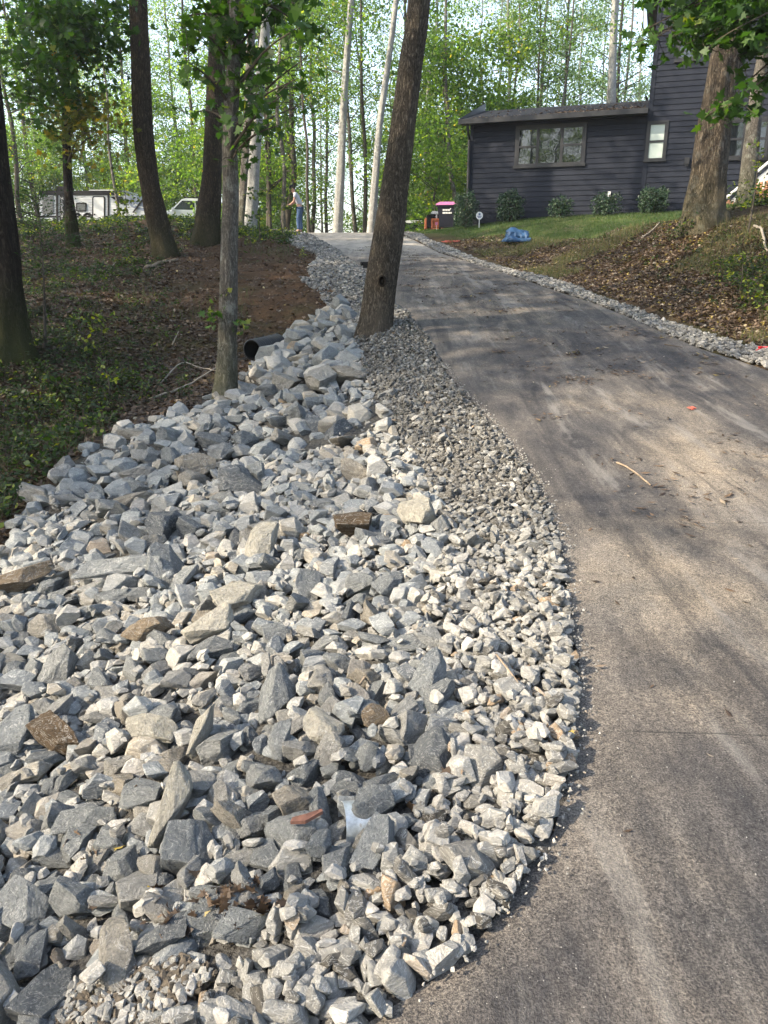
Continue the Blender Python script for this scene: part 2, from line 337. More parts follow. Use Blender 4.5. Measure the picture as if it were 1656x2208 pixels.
# ------------------------------------------------------------------ ground sheet
def axis(lo, a, b, hi, fine):
    mid = np.arange(a, b, fine); L = [a]; st = fine
    while L[-1] > lo: st *= 1.12; L.append(L[-1] - st)
    Rr = [b]; st = fine
    while Rr[-1] < hi: st *= 1.12; Rr.append(Rr[-1] + st)
    return np.r_[np.array(L[1:])[::-1], mid, np.array(Rr)]
ax = axis(-500, -11, 12, 500, .11); ay = axis(-300, .5, 30, 700, .12)
X, Y_ = np.meshgrid(ax, ay)
Z = H(X, Y_)
inside = pin(ROADP, X, Y_)
def fbm(x, y, s, seed=0):
    z = np.zeros(x.shape)
    r_ = np.random.default_rng(seed)
    for o in range(5):
        for _ in range(3):
            a = r_.uniform(0, 2 * pi); p = r_.uniform(0, 6.28); f = s * 2 ** o * r_.uniform(.7, 1.3)
            z += np.sin((x * cos(a) + y * sin(a)) * f + p + 1.7 * np.sin((y * cos(a) - x * sin(a)) * f * .6 + p)) / 2 ** o
    return z / 4
dist_edge = np.maximum(xl(Y_) - X, X - xr(Y_))
amp = np.clip(dist_edge / 1.5, 0, 1) * np.clip(1 - bil(LAWN, X, Y_) * .8, 0, 1)
Z = Z + fbm(X, Y_, 1.7, 3) * .07 * amp + fbm(X, Y_, 7, 4) * .022 * amp * (1 + 1.2 * bil(DIRT, X, Y_))
Z[inside] -= .05
g = G(); nx = len(ax); V = np.c_[X.ravel(), Y_.ravel(), Z.ravel()]
i, j = np.meshgrid(np.arange(len(ay) - 1), np.arange(nx - 1), indexing='ij')
b0 = (i * nx + j).ravel(); g.add(V, np.c_[b0, b0 + 1, b0 + nx + 1, b0 + nx])
m, nt, b = new_mat('forest_floor'); v = coords(nt)
n1 = noise_n(nt, 1.2, 6, .7, v); n2 = noise_n(nt, 14, 6, .7, v); n3 = noise_n(nt, 60, 3, .6, v); n4 = noise_n(nt, .5, 4, .6, v)
base = ramp(nt, [(.25, (.030, .020, .013)), (.5, (.060, .040, .025)), (.75, (.12, .085, .055))], n2.outputs[0])
dirt = ramp(nt, [(.3, (.030, .019, .012)), (.55, (.068, .040, .023)), (.8, (.13, .085, .05))], n2.outputs[0])
lawn = ramp(nt, [(.3, (.035, .055, .015)), (.52, (.075, .10, .03)), (.68, (.16, .13, .08))], n1.outputs[0])
dr = attr(nt, 'dirt'); lw = attr(nt, 'lawn')
c = mix(nt, base.outputs[0], (.045, .06, .018), ramp(nt, [(.5, (0, 0, 0)), (.65, (.45, .45, .45))], n4.outputs[0]).outputs[0])
c = mix(nt, c, dirt.outputs[0], math_n(nt, 'MULTIPLY', dr.outputs['Fac'], ramp(nt, [(.38, (.15, .15, .15)), (.55, (1, 1, 1))], n1.outputs[0]).outputs[0]))
c = mix(nt, c, lawn.outputs[0], lw.outputs['Fac'])
c = mix(nt, c, ramp(nt, [(.35, (.5, .5, .5)), (.6, (1.3, 1.3, 1.3))], n3.outputs[0]).outputs[0], .7, 'MULTIPLY')
bed = attr(nt, 'bed'); c = mix(nt, c, ramp(nt, [(.3, (.035, .034, .032)), (.7, (.13, .125, .115))], n3.outputs[0]).outputs[0], bed.outputs['Fac'])
setc(b, nt, c, .95, .1); b1 = bump(nt, b, n2.outputs[0], .8, .08); bump(nt, b, n3.outputs[0], .7, .02, b1)
M['ground'] = m
go = g.build('ground', m, smooth=True)
for nm, grd in (('dirt', DIRT), ('lawn', LAWN), ('bed', BED)):
    a = go.data.attributes.new(nm, 'FLOAT', 'POINT'); a.data.foreach_set('value', bil(grd, V[:, 0], V[:, 1]).astype(np.float32))
tag(go, kind='structure')

# ------------------------------------------------------------------ driveway
ts = np.r_[np.linspace(-12, 1.2, 12), np.arange(1.29, 48, .12)]
ncol = 30; g = G(); rows = []
for y in ts:
    a = xl(y) if y > -1.2 else -9; bb = xr(y)
    wob = .012 * sin(y * 7) + .008 * sin(y * 17 + 1)
    xs = np.linspace(a + wob, bb + wob * .8, ncol)
    t = np.abs(np.linspace(-1, 1, ncol)); rows.append(np.c_[xs, np.full(ncol, y), np.full(ncol, zroad(y)) + .012 - .03 * (t > .999)])
V = np.concatenate(rows); m_ = len(ts)
i, j = np.meshgrid(np.arange(m_ - 1), np.arange(ncol - 1), indexing='ij'); b0 = (i * ncol + j).ravel()
edge = np.concatenate([np.minimum(r_[:, 0] - r_[0, 0], r_[-1, 0] - r_[:, 0]) for r_ in rows])
g.add(V, np.c_[b0, b0 + 1, b0 + ncol + 1, b0 + ncol])
m, nt, b = new_mat('asphalt'); v = coords(nt); vr = coords(nt, 'Object', (1, .30, 1)); mp = [n for n in nt.nodes if n.type == 'MAPPING'][-1]; mp.inputs['Rotation'].default_value = (0, 0, R(-9))
n1 = noise_n(nt, .8, 5, .65, vr, .5); n2 = noise_n(nt, 3.4, 7, .72, vr, .4); n3 = noise_n(nt, 150, 3, .7, v); n5 = noise_n(nt, 320, 2, .6, v); n6 = noise_n(nt, .9, 4, .6, v)
vo = nd(nt, 'ShaderNodeTexVoronoi'); vo.inputs['Scale'].default_value = 120; nt.links.new(v, vo.inputs['Vector'])
speck = ramp(nt, [(0, (1, 1, 1)), (.16, (1, 1, 1)), (.26, (0, 0, 0))], vo.outputs['Distance'])
vr2 = ramp(nt, [(.74, (0, 0, 0)), (.84, (1, 1, 1))], vo.outputs['Color'])
asp = ramp(nt, [(.3, (.026, .027, .031)), (.55, (.058, .056, .057)), (.75, (.105, .099, .093))], n2.outputs[0])
cl = attr(nt, 'clay_sun'); dust_f = ramp(nt, [(.44, (.0, .0, .0)), (.55, (.28, .28, .28)), (.68, (.9, .9, .9))], math_n(nt, 'ADD', math_n(nt, 'MULTIPLY', cl.outputs['Fac'], .13), math_n(nt, 'ADD', math_n(nt, 'MULTIPLY', n1.outputs[0], .55), math_n(nt, 'MULTIPLY', n2.outputs[0], .45))))
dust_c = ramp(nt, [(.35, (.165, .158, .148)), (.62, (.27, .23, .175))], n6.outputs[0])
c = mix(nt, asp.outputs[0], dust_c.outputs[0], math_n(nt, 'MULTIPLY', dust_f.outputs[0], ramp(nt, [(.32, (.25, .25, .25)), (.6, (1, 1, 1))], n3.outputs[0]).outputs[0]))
ed = attr(nt, 'edge'); c = mix(nt, c, (.17, .155, .135), math_n(nt, 'MULTIPLY', ramp(nt, [(0, (.55, .55, .55)), (.25, (0, 0, 0))], ed.outputs['Fac']).outputs[0], ramp(nt, [(.35, (.2, .2, .2)), (.6, (1, 1, 1))], n3.outputs[0]).outputs[0]))
c = mix(nt, c, ramp(nt, [(.32, (.4, .4, .4)), (.66, (1.75, 1.72, 1.68))], n3.outputs[0]).outputs[0], .95, 'MULTIPLY')
n7 = noise_n(nt, 38, 4, .7, v); c = mix(nt, c, ramp(nt, [(.35, (.68, .66, .66)), (.65, (1.35, 1.32, 1.28))], n7.outputs[0]).outputs[0], .8, 'MULTIPLY')
c = mix(nt, c, (.30, .29, .27), math_n(nt, 'MULTIPLY', speck.outputs[0], math_n(nt, 'MULTIPLY', vr2.outputs[0], .75)))
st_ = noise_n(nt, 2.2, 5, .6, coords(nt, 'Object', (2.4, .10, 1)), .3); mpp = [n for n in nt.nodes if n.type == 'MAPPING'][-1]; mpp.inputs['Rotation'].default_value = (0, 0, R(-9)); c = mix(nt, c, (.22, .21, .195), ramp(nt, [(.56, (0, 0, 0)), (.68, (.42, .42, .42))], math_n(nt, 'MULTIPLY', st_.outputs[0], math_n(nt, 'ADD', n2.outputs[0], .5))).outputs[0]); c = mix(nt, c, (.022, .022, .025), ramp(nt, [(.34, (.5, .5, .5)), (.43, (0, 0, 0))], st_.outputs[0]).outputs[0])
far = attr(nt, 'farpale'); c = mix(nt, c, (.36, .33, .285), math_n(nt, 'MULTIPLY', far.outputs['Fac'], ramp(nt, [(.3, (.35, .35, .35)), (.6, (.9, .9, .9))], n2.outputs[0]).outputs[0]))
# hairline seams across the strip
tcn = nd(nt, 'ShaderNodeTexCoord'); sp = nd(nt, 'ShaderNodeSeparateXYZ'); nt.links.new(tcn.outputs['Object'], sp.inputs[0])
wob = math_n(nt, 'MULTIPLY', math_n(nt, 'SUBTRACT', n6.outputs[0], .5), .06)
for yy, slope, k in ((2.42, -.05, .5), (4.45, .02, .35), (15.0, 0, .3)):
    dd = math_n(nt, 'ABSOLUTE', math_n(nt, 'ADD', math_n(nt, 'ADD', math_n(nt, 'SUBTRACT', sp.outputs[1], yy), math_n(nt, 'MULTIPLY', sp.outputs[0], -slope)), wob))
    c = mix(nt, c, (.02, .02, .02), math_n(nt, 'MULTIPLY', ramp(nt, [(0, (1, 1, 1)), (.008, (0, 0, 0))], dd).outputs[0], math_n(nt, 'MULTIPLY', ramp(nt, [(.4, (0, 0, 0)), (.5, (1, 1, 1))], n2.outputs[0]).outputs[0], k * 1.6)))
setc(b, nt, c, .88, .25); hh = math_n(nt, 'ADD', n3.outputs[0], math_n(nt, 'MULTIPLY', n5.outputs[0], .5)); b1 = bump(nt, b, hh, .8, .008); bump(nt, b, n2.outputs[0], .3, .04, b1)
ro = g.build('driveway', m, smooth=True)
a = ro.data.attributes.new('edge', 'FLOAT', 'POINT'); a.data.foreach_set('value', edge.astype(np.float32))
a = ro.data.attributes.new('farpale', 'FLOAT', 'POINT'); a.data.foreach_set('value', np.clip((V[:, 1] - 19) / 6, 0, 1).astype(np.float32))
cx_c = np.exp(-((V[:, 1] - 5.4) / 1.6) ** 2) * np.clip((V[:, 0] - 1.3) / .8, 0, 1) + .8 * np.exp(-((V[:, 1] - 3.7) / .7) ** 2 - ((V[:, 0] - 1.2) / .5) ** 2) + .5 * np.exp(-((V[:, 1] - 12) / 1.5) ** 2) + .4 * (V[:, 1] < 4.6)  # clay dust, laid on thicker to paint in the warm sunlit patches
a = ro.data.attributes.new('clay_sun', 'FLOAT', 'POINT'); a.data.foreach_set('value', np.clip(cx_c, 0, 1).astype(np.float32))
tag(ro, kind='structure')

# ------------------------------------------------------------------ stones
def stone(seed, cuts=11, dims=(1, .72, .5), bev=.05, sub=0, disp=.0, dmin=.5, dmax=.95):
    r_ = random.Random(seed); bm = bmesh.new(); bmesh.ops.create_cube(bm, size=2)
    for _ in range(cuts):
        d = Vector((r_.gauss(0, 1), r_.gauss(0, 1), r_.gauss(0, 1))).normalized(); k = r_.uniform(dmin, dmax)
        res = bmesh.ops.bisect_plane(bm, geom=bm.verts[:] + bm.edges[:] + bm.faces[:], plane_co=d * k, plane_no=d, clear_outer=True)
        ed = [e for e in res['geom_cut'] if isinstance(e, bmesh.types.BMEdge)]
        if ed: bmesh.ops.contextual_create(bm, geom=ed)
    bmesh.ops.remove_doubles(bm, verts=bm.verts, dist=.06)
    if bev: bmesh.ops.bevel(bm, geom=bm.edges[:], offset=bev, segments=1, affect='EDGES', profile=.6, clamp_overlap=True)
    bmesh.ops.triangulate(bm, faces=bm.faces)
    for q in range(sub): bmesh.ops.subdivide_edges(bm, edges=[e for e in bm.edges if e.calc_length() > (.36, .2)[q]], cuts=1); bmesh.ops.triangulate(bm, faces=bm.faces)
    bm.normal_update()
    if disp:
        off = Vector((seed * 3.1, seed * 1.7, 0))
        for vt in bm.verts:
            p = vt.co; n = mnoise.fractal(p * 1.6 + off, .9, 2.1, 4) ; n2 = mnoise.noise(Vector((p.x * 2, p.y * 2, p.z * 9)) + off)
            vt.co = p + vt.normal * (n * disp + n2 * disp * .45)
    mx = max(max(abs(vt.co[k]) for vt in bm.verts) for k in range(3))
    for vt in bm.verts: vt.co = Vector((vt.co.x * dims[0], vt.co.y * dims[1], vt.co.z * dims[2])) / mx
    me = bpy.data.meshes.new('stone'); bm.to_mesh(me); bm.free(); return me
def arr(me):
    V = np.zeros(len(me.vertices) * 3); me.vertices.foreach_get('co', V)
    Fc = np.zeros(len(me.polygons) * 3, int); me.loops.foreach_get('vertex_index', Fc); return V.reshape(-1, 3), Fc.reshape(-1, 3)
RK = [stone(s_, 10 + s_ % 5, ((1, .72, .45), (1, .55, .34), (.95, .8, .62), (1, .62, .5))[s_ % 4], .04, 2, .07, .56, .95) for s_ in range(26)]
RKm = [stone(100 + s_, 10, ((1, .75, .5), (1, .6, .4), (.9, .8, .65))[s_ % 3], .06, 1, .05, .6, .95) for s_ in range(12)]
GV = [stone(200 + s_, 12, ((1, .72, .42), (1, .62, .5), (.9, .8, .55))[s_ % 3], .11, 0, 0, .66, .97) for s_ in range(12)]
RKa = [arr(m_) for m_ in RKm]; GVa = [arr(m_) for m_ in GV]
for m_ in RKm + GV: bpy.data.meshes.remove(m_)
def rotm(yaw, tx, ty):
    return (Matrix.Rotation(tx, 3, 'X') @ Matrix.Rotation(ty, 3, 'Y') @ Matrix.Rotation(yaw, 3, 'Z'))
# plan polygons
riL = [hit(u, v)[:2] for u, v in [(0, 1190), (60, 1100), (160, 1000), (250, 935), (420, 885), (500, 840), (590, 760), (640, 715), (700, 672), (745, 655)]]
bd = [hit(u, v)[:2] for u, v in [(770, 700), (765, 760), (800, 840), (850, 930), (890, 1010), (950, 1080), (960, 1200), (930, 1330), (960, 1450), (985, 1560), (940, 1700), (860, 1830), (760, 1930), (620, 2000), (480, 2100), (420, 2208)]]
RIP = riL[::1] + bd + [(-.5, .9), (-1.6, .6), (-4.5, 1.5), (-4.6, 4.0)]
RIP = [tuple(p) for p in RIP]
HX0, HY0, HD = -5.0, .4, .02
hx = np.arange(HX0, 1.8, HD); hy = np.arange(HY0, 16.5, HD)
hX, hY = np.meshgrid(hx, hy); HB = H(hX, hY); HM = HB.copy()
bdA = np.array(bd); bdY = bdA[::-1, 1]; bdX = bdA[::-1, 0]
def deposit(x, y, r_, c):
    i0 = int((y - r_ - HY0) / HD); i1 = int((y + r_ - HY0) / HD) + 1; j0 = int((x - r_ - HX0) / HD); j1 = int((x + r_ - HX0) / HD) + 1
    i0 = max(i0, 0); j0 = max(j0, 0); i1 = min(i1, HM.shape[0]); j1 = min(j1, HM.shape[1])
    if i1 - i0 < 1 or j1 - j0 < 1: return H1(x, y)
    sub = HM[i0:i1, j0:j1]; d2 = ((hX[i0:i1, j0:j1] - x) ** 2 + (hY[i0:i1, j0:j1] - y) ** 2) / r_ ** 2; k = d2 < 1
    if not k.any(): return float(HM[min(i0, HM.shape[0] - 1), min(j0, HM.shape[1] - 1)])
    zb = float(np.percentile(sub[k], 55)); zc = zb + c * .45
    top = zc + c * np.sqrt(np.clip(1 - d2, 0, 1)) * .85
    sub[k] = np.maximum(sub[k], top[k]); return zc
def hrel(x, y):
    i = np.clip(((y - HY0) / HD).astype(int), 0, HM.shape[0] - 1); j = np.clip(((x - HX0) / HD).astype(int), 0, HM.shape[1] - 1)
    return HM[i, j] - HB[i, j]
rocks = []                             # x, y, z, half-length, matrix, tint
rr = np.random.default_rng(21)
def rand_in(poly, k, lo, hi):
    out = []
    while len(out) < k:
        p = rr.uniform(lo, hi, (k * 3, 2)); q = p[pin(poly, p[:, 0], p[:, 1])]; out += list(q)
    return np.array(out[:k])
def rocksize(y):
    f = np.clip((y - 2) / 6, 0, 1); a = .050 * (1 - f) + .105 * f; return float(np.clip(a * math.exp(rr.normal(0, .42)), .03, .22))
SOIL = [hit(u, v)[:2] for u, v in ((170, 2150), (300, 2110), (400, 2085), (470, 2130), (330, 2230), (150, 2260), (60, 2230))]
def lay(n, poly, lo, hi, sz, K=6):
    for _ in range(n):
        q = rand_in(poly, K, lo, hi); k = int(np.argmin(hrel(q[:, 0], q[:, 1]) + .25 * pin(SOIL, q[:, 0], q[:, 1]))); x, y = q[k]
        a = sz(y)
        db = x - np.interp(y, bdY, bdX)
        if db > -.25 and a > .07 and rr.random() < .6: a *= .6
        Mx = rotm(rr.uniform(0, 6.28), rr.normal(0, .36) + .1, rr.normal(0, .36) + .1)
        z = deposit(x, y, a * .82, a * .5); rocks.append((x, y, z, a, Mx, rr.random()))
lay(1700, RIP, (-4.6, .6), (1.2, 16), rocksize)
lay(2500, RIP, (-3.0, .6), (1.2, 7), lambda y: float(np.clip(.036 * math.exp(rr.normal(0, .38)), .022, .12)))
lay(1150, RIP, (-3.4, .6), (1.2, 6.5), lambda y: float(np.clip(.066 * math.exp(rr.normal(0, .25)), .04, .11)))
# rocks the photograph singles out
HERO = [(125, 1628, 135, 62, 'rot', -.75, 0, 'dark brown rotten chunk wedged between pale grey rocks'),
        (325, 1398, 120, 60, 'brown', .15, 2, 'rusty tan stone lying on the sunlit grey rocks'),
        (805, 1592, 66, 50, 'brown', .2, 2, 'small rust-brown stone among grey rubble near the gravel'),
        (375, 1800, 170, 75, 'tan', 1.45, 1, 'tall narrow pale slab standing on end in the rock bank'),
        (262, 1272, 185, 68, 'blue', .1, 1, 'long flat blue-grey slab, the widest in the rock bank'),
        (568, 1210, 115, 82, 'tan', 1.3, 0, 'pale squarish upright slab at the edge of the shaded rocks'),
        (905, 1150, 105, 75, 'tan', -.5, 2, 'cream and grey boulder at the edge of the small gravel'),
        (770, 1165, 105, 48, 'rot', 0, 1, 'flat dark grey-brown rock lying level above the sunlit stones'),
        (455, 1395, 110, 78, 'tan', .7, 2, 'large rounded sunlit boulder in the middle of the rock bank'),
        (520, 1325, 110, 60, 'tan', .5, 1, 'flat sunlit slab leaning beside a pointed sliver of rock'),
        (930, 1500, 105, 66, 'blue', .9, 2, 'smooth oblong grey rock beside the small gravel'),
        (55, 2000, 135, 110, 'blue', -.4, 2, 'big speckled block at the bottom left corner of the bank'),
        (20, 1640, 150, 95, 'blue', 1.2, 0, 'large upright grey rock cut by the left edge of the photo'),
        (60, 1285, 120, 55, 'brown', .5, 2, 'brownish grey rock at the left edge of the shaded bank'),
        (812, 1862, 125, 80, 'blue', 1.2, 0, 'pointed grey rock leaning against the half-buried metal pipe'),
        (330, 1630, 110, 80, 'tan', -.3, 2, 'pitted pale boulder in the lower left of the rock bank'),
        (440, 1630, 120, 45, 'tan', 1.4, 1, 'thin upright shard between two boulders in the lower bank'),
        (610, 1640, 95, 62, 'blue', 1.2, 2, 'bluish speckled rounded block in the lower bank'),
        (700, 1620, 105, 75, 'tan', 2.4, 0, 'long weathered boulder above the half-buried metal pipe'),
        (1020, 1180, 60, 42, 'tan', 0, 2, 'pale lump of stone lying loose on the small gravel')]
hero_objs = []
for u, v, wpx, hpx, mt, rz, var, lab in HERO:
    p = hit(u, v); d = px_of(p)[2]; a = wpx / F * d / 2 * 1.08
    x, y = p[0], p[1]; z = deposit(x, y - .02, a * .6, a * .55)
    o = bpy.data.objects.new('rock', RK[(HERO.index((u, v, wpx, hpx, mt, rz, var, lab)) * 5 + var) % 26].copy()); C.objects.link(o)
    o.data.materials.clear(); o.data.materials.append(M['rock_' + mt])
    o.location = (x, y, z + a * .05); o.scale = (a, a * min(1.15, hpx / wpx * 1.45), a * .85)
    # face tipped toward the slope so that its broad side shows
    o.rotation_euler = (Matrix.Rotation(R(32), 3, 'X') @ Matrix.Rotation(rz, 3, 'Z')).to_euler()
    tag(o, lab, 'rock', 'grey rocks of the roadside bank')
SHORT = ['the dark brown rotten chunk', 'the rusty tan stone', 'the small rust-brown stone', 'the tall narrow pale slab', 'the widest flat blue-grey slab', 'the pale squarish upright slab', 'the cream and grey boulder', 'the flat dark grey-brown rock', 'the large rounded sunlit boulder', 'the flat sunlit slab', 'the smooth oblong grey rock', 'the big speckled corner block', 'the upright rock at the left edge', 'the brownish rock at the left edge', 'the pointed rock by the steel pipe', 'the pitted pale boulder', 'the thin upright shard', 'the bluish speckled block', 'the long weathered boulder', 'the loose lump on the gravel']
# order by how large they show
P = np.array([(r_[0], r_[1], r_[2]) for r_ in rocks]); uu, vv, dd = px_of(P); A_ = np.array([r_[3] for r_ in rocks])
vis = (uu > -30) & (uu < 1690) & (vv > 0) & (vv < 2240); hidden = hrel(P[:, 0], P[:, 1]) + H(P[:, 0], P[:, 1]) - P[:, 2] > A_ * .75
score = A_ / dd * vis * (~hidden); order = np.argsort(-score); top = set(order[:280].tolist())
NEAR = {}
for hi, h_ in enumerate(HERO):          # the rock touching a distinctive one on each side can be named after it
    for word, du, dv in (('just above', 0, -1), ('just below', 0, 1), ('just left of', -1, 0), ('just right of', 1, 0)):
        best = None
        for k in top:
            a_, b_ = uu[k] - h_[0], vv[k] - h_[1]; al = a_ * du + b_ * dv; ac = abs(a_ * dv) + abs(b_ * du)
            if 25 < al < 150 and ac < al * .7 and k not in NEAR and (best is None or al + ac < best[0]): best = (al + ac, k)
        if best and 0 < uu[best[1]] < 1656 and vv[best[1]] < 2200: NEAR[best[1]] = 'angular grey rock %s %s' % (word, SHORT[hi])
g = G()
for k, (x, y, z, a, Mx, t) in enumerate(rocks):
    if k in top:
        me = RK[int(rr.integers(26))]
        if not me.materials: me.materials.append(M['rock'])
        o = bpy.data.objects.new('rock', me); C.objects.link(o); o.location = (x, y, z); o.scale = (a, a * rr.uniform(.85, 1.2), a * rr.uniform(.8, 1.2))
        o.rotation_euler = Mx.to_euler(); tag(o, NEAR.get(k, 'angular grey rock lying among many alike in the roadside bank'), 'rock', 'loose grey rocks of the roadside bank')
    else:
        Vv, Fc = RKa[int(rr.integers(len(RKa)))]; g.add((Vv * a) @ np.array(Mx).T + np.array([x, y, z]), Fc, t)
tag(g.build('rubble', M['rubble']), 'smaller grey rubble packed between the larger rocks of the bank', 'rubble', kind='stuff')

# gravel shoulders
gg = G(); gd = G()
def put_gravel(G_, x, y, z, a, t, tilt=.5):
    Vv, Fc = GVa[int(rr.integers(len(GVa)))]; Mx = np.array(rotm(rr.uniform(0, 6.28), rr.normal(0, tilt), rr.normal(0, tilt)))
    G_.add((Vv * a) @ Mx.T + np.array([x, y, z]), Fc, t)
SHn = [tuple(p) for p in bd] + [(-.9, .6)] + [tuple(p) for p in LE[3:18]]
n = 0
while n < 11000:
    q = rr.uniform((-1.5, .7), (1.2, 13), (6, 2)); q = q[pin(SHn, q[:, 0], q[:, 1])]
    if len(q) == 0: continue
    k = int(np.argmin(hrel(q[:, 0], q[:, 1]))); x, y = q[k]; n += 1
    if x > xl(y) - .01: continue
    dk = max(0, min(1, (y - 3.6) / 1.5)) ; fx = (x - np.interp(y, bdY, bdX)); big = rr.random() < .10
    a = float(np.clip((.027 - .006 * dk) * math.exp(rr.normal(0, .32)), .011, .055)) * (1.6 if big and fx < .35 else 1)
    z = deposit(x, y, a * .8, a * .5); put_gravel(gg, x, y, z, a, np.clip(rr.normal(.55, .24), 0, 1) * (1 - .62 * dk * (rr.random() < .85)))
for _ in range(1500):                   # small stones spilled into the rock bank and near the soil patch
    q = rand_in(RIP, 4, (-3, .6), (1.2, 9)); k = int(np.argmin(hrel(q[:, 0], q[:, 1]))); x, y = q[k]; a = rr.uniform(.014, .035)
    z = deposit(x, y, a * .8, a * .5); put_gravel(gg, x, y, z, a, rr.uniform(.3, .9))
gc_ = G()
for _ in range(3800):                   # crumbs of soil and grit in the bare patch
    q = rand_in(np.array(SOIL), 1, (-1.6, .7), (.6, 2.4))[0]; a = float(np.clip(.006 * math.exp(rr.normal(0, .5)), .003, .02)); put_gravel(gc_, q[0], q[1], H1(*q) + .02 + rr.uniform(0, .02), a, rr.random())
for _ in range(170):
    q = rand_in(np.array(SOIL), 1, (-1.6, .7), (.6, 2.4))[0]; put_gravel(gg, q[0], q[1], H1(*q) + .04, rr.uniform(.008, .022), rr.uniform(.3, .9))
tag(gc_.build('soil_crumbs', simple('soil_crumbs', (.075, .062, .047), .95, .75, 90)), 'dark soil crumbs in the bare patch at the bottom of the rock bank', 'soil', kind='stuff')
for _ in range(700):                    # loose chips along the asphalt edge
    y = rr.uniform(1.3, 9); x = xl(y) + abs(rr.normal(0, .035)) ; a = rr.uniform(.003, .008)
    put_gravel(gg, x, y, zroad(y) + .014 + a * .2, a, rr.uniform(.4, 1))
for _ in range(650):
    y = rr.uniform(1.4, 12); x = xl(y) + (min(xr(y), 5) - xl(y)) * rr.random() ** 1.8; a = rr.uniform(.0015, .004)
    put_gravel(gg, x, y, zroad(y) + .013 + a * .2, a, rr.uniform(.2, .9))
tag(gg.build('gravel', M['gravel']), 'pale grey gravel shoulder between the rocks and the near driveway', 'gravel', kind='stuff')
for _ in range(9500):                   # left shoulder further up
    y = 11.8 + 24 * rr.random() ** 1.5; wd = .95 + .25 * sin(y * .8) + (.3 if y < 17 else 0); x = xl(y) - rr.random() ** .9 * wd + .02
    a = float(np.clip(.034 * math.exp(rr.normal(0, .3)), .015, .06)) * (1 + (y - 12) * .018)
    put_gravel(gd, x, y, H1(x, y) + rr.uniform(0, .05), a, rr.random(), .35)
for _ in range(9000):                   # right shoulder
    y = 7.5 + 24 * rr.random() ** 1.4; wd = .38 + .10 * sin(y * .9); x = xr(y) + rr.random() * wd - .02
    a = float(np.clip(.030 * math.exp(rr.normal(0, .3)), .013, .055)) * (1 + max(0, y - 10) * .018)
    put_gravel(gd, x, y, H1(x, y) + rr.uniform(0, .045), a, rr.random() * .9 + .1, .35)
tag(gd.build('gravel', M['gravel_dark']), 'dark grey gravel strips along both sides of the upper driveway', 'gravel', kind='stuff')

# ------------------------------------------------------------------ house
HA = R(19); dL = np.array([-cos(HA), sin(HA), 0]); nB = np.array([sin(HA), cos(HA), 0])   # along the wall to the left; away from the viewer
W0 = np.array([xat(1378, 26.5, 470), 26.5, 0.0]); ZB = 3.25
def wpt(u, v):                          # (distance to the right of the tower corner, height) on the wall plane
    d = ray(u, v); o = np.array([0, 0, CAMZ]); t = np.dot(W0 - o, nB) / np.dot(d, nB); p = o + d * t
    return float(np.dot(p - W0, -dL)), float(p[2])
HM_ = (np.c_[-dL, nB, np.array([0, 0, 1.0])], W0)     # local (s right, back, z) -> world
def hbox(g, s0, s1, b0, b1, z0, z1, t=.5): g.box((s0, b0, z0), (s1, b1, z1), t, HM_)
def hpts(g, P, Fc, t=.5): g.add(np.asarray(P, float) @ HM_[0].T + HM_[1], Fc, t)
sL = wpt(1012, 400)[0]; zE = wpt(1012, 264)[1]; TW = 9.0; TD = 9.8; zT = 10.95
house = empty('house', (W0[0], W0[1], ZB)); tag(house, 'dark navy clapboard house with a low wing and a tall gabled block', 'house')
def hb(g, name, mat, parent=None, smooth=False):
    o = g.build(name, mat, None, smooth); o.parent = parent or house; o.matrix_parent_inverse = (parent or house).matrix_basis.inverted() if parent is None else Matrix.Identity(4)
    return o
def wmat(name, base):
    m, nt, b = new_mat(name); v = coords(nt, 'Object', (1, 1, .25)); n = noise_n(nt, 1.3, 5, .6, v); n2 = noise_n(nt, 30, 4, .6, coords(nt, 'Object', (1, 1, 6)))
    c = ramp(nt, [(.3, tuple(x * .85 for x in base)), (.62, base), (.8, tuple(x * 1.25 for x in base))], n.outputs[0])
    setc(b, nt, c.outputs[0], .7, .2); bump(nt, b, n2.outputs[0], .15, .01); return m
M['siding'] = wmat('navy_siding', (.0095, .0130, .0225)); M['trim'] = simple('black_trim', (.014, .015, .018), .5, .2)
m, nt, b = new_mat('shingle'); v = coords(nt, 'Object'); n = noise_n(nt, 14, 4, .6, v); br = nd(nt, 'ShaderNodeTexBrick'); br.inputs['Scale'].default_value = 3; nt.links.new(v, br.inputs[0])
c = ramp(nt, [(.3, (.006, .007, .010)), (.7, (.020, .021, .026))], n.outputs[0]); setc(b, nt, c.outputs[0], .85, .2); bump(nt, b, n.outputs[0], .6, .03); M['shingle'] = m
def siding(name, s0, s1, z0, z1, parent=None):
    g = G(); e = .158; z = z0; k = 0
    while z < z1:
        zt = min(z + e, z1)
        P = [(s0, -.026, z), (s1, -.026, z), (s1, -.004, zt), (s0, -.004, zt), (s0, .0, z), (s1, .0, z)]
        hpts(g, P, [np.array([[0, 1, 2, 3], [0, 4, 5, 1]])], rng.random()); z += e
    return hb(g, name, M['siding'])
def panel_body(name, s0, s1, b1, z0, z1):
    g = G(); hbox(g, s0, s1, .002, b1, z0, z1); return g
wg = G()
siding('wall', sL, -.01, ZB - .3, zE)
g = panel_body('x', sL, -.01, 7, ZB - .4, zE - .02); hbox(g, sL - .02, sL + .09, -.03, .09, ZB - .3, zE - .01)
hb(g, 'wall', M['siding'])
siding('wall', 0, TW, ZB - .3, 13.5)
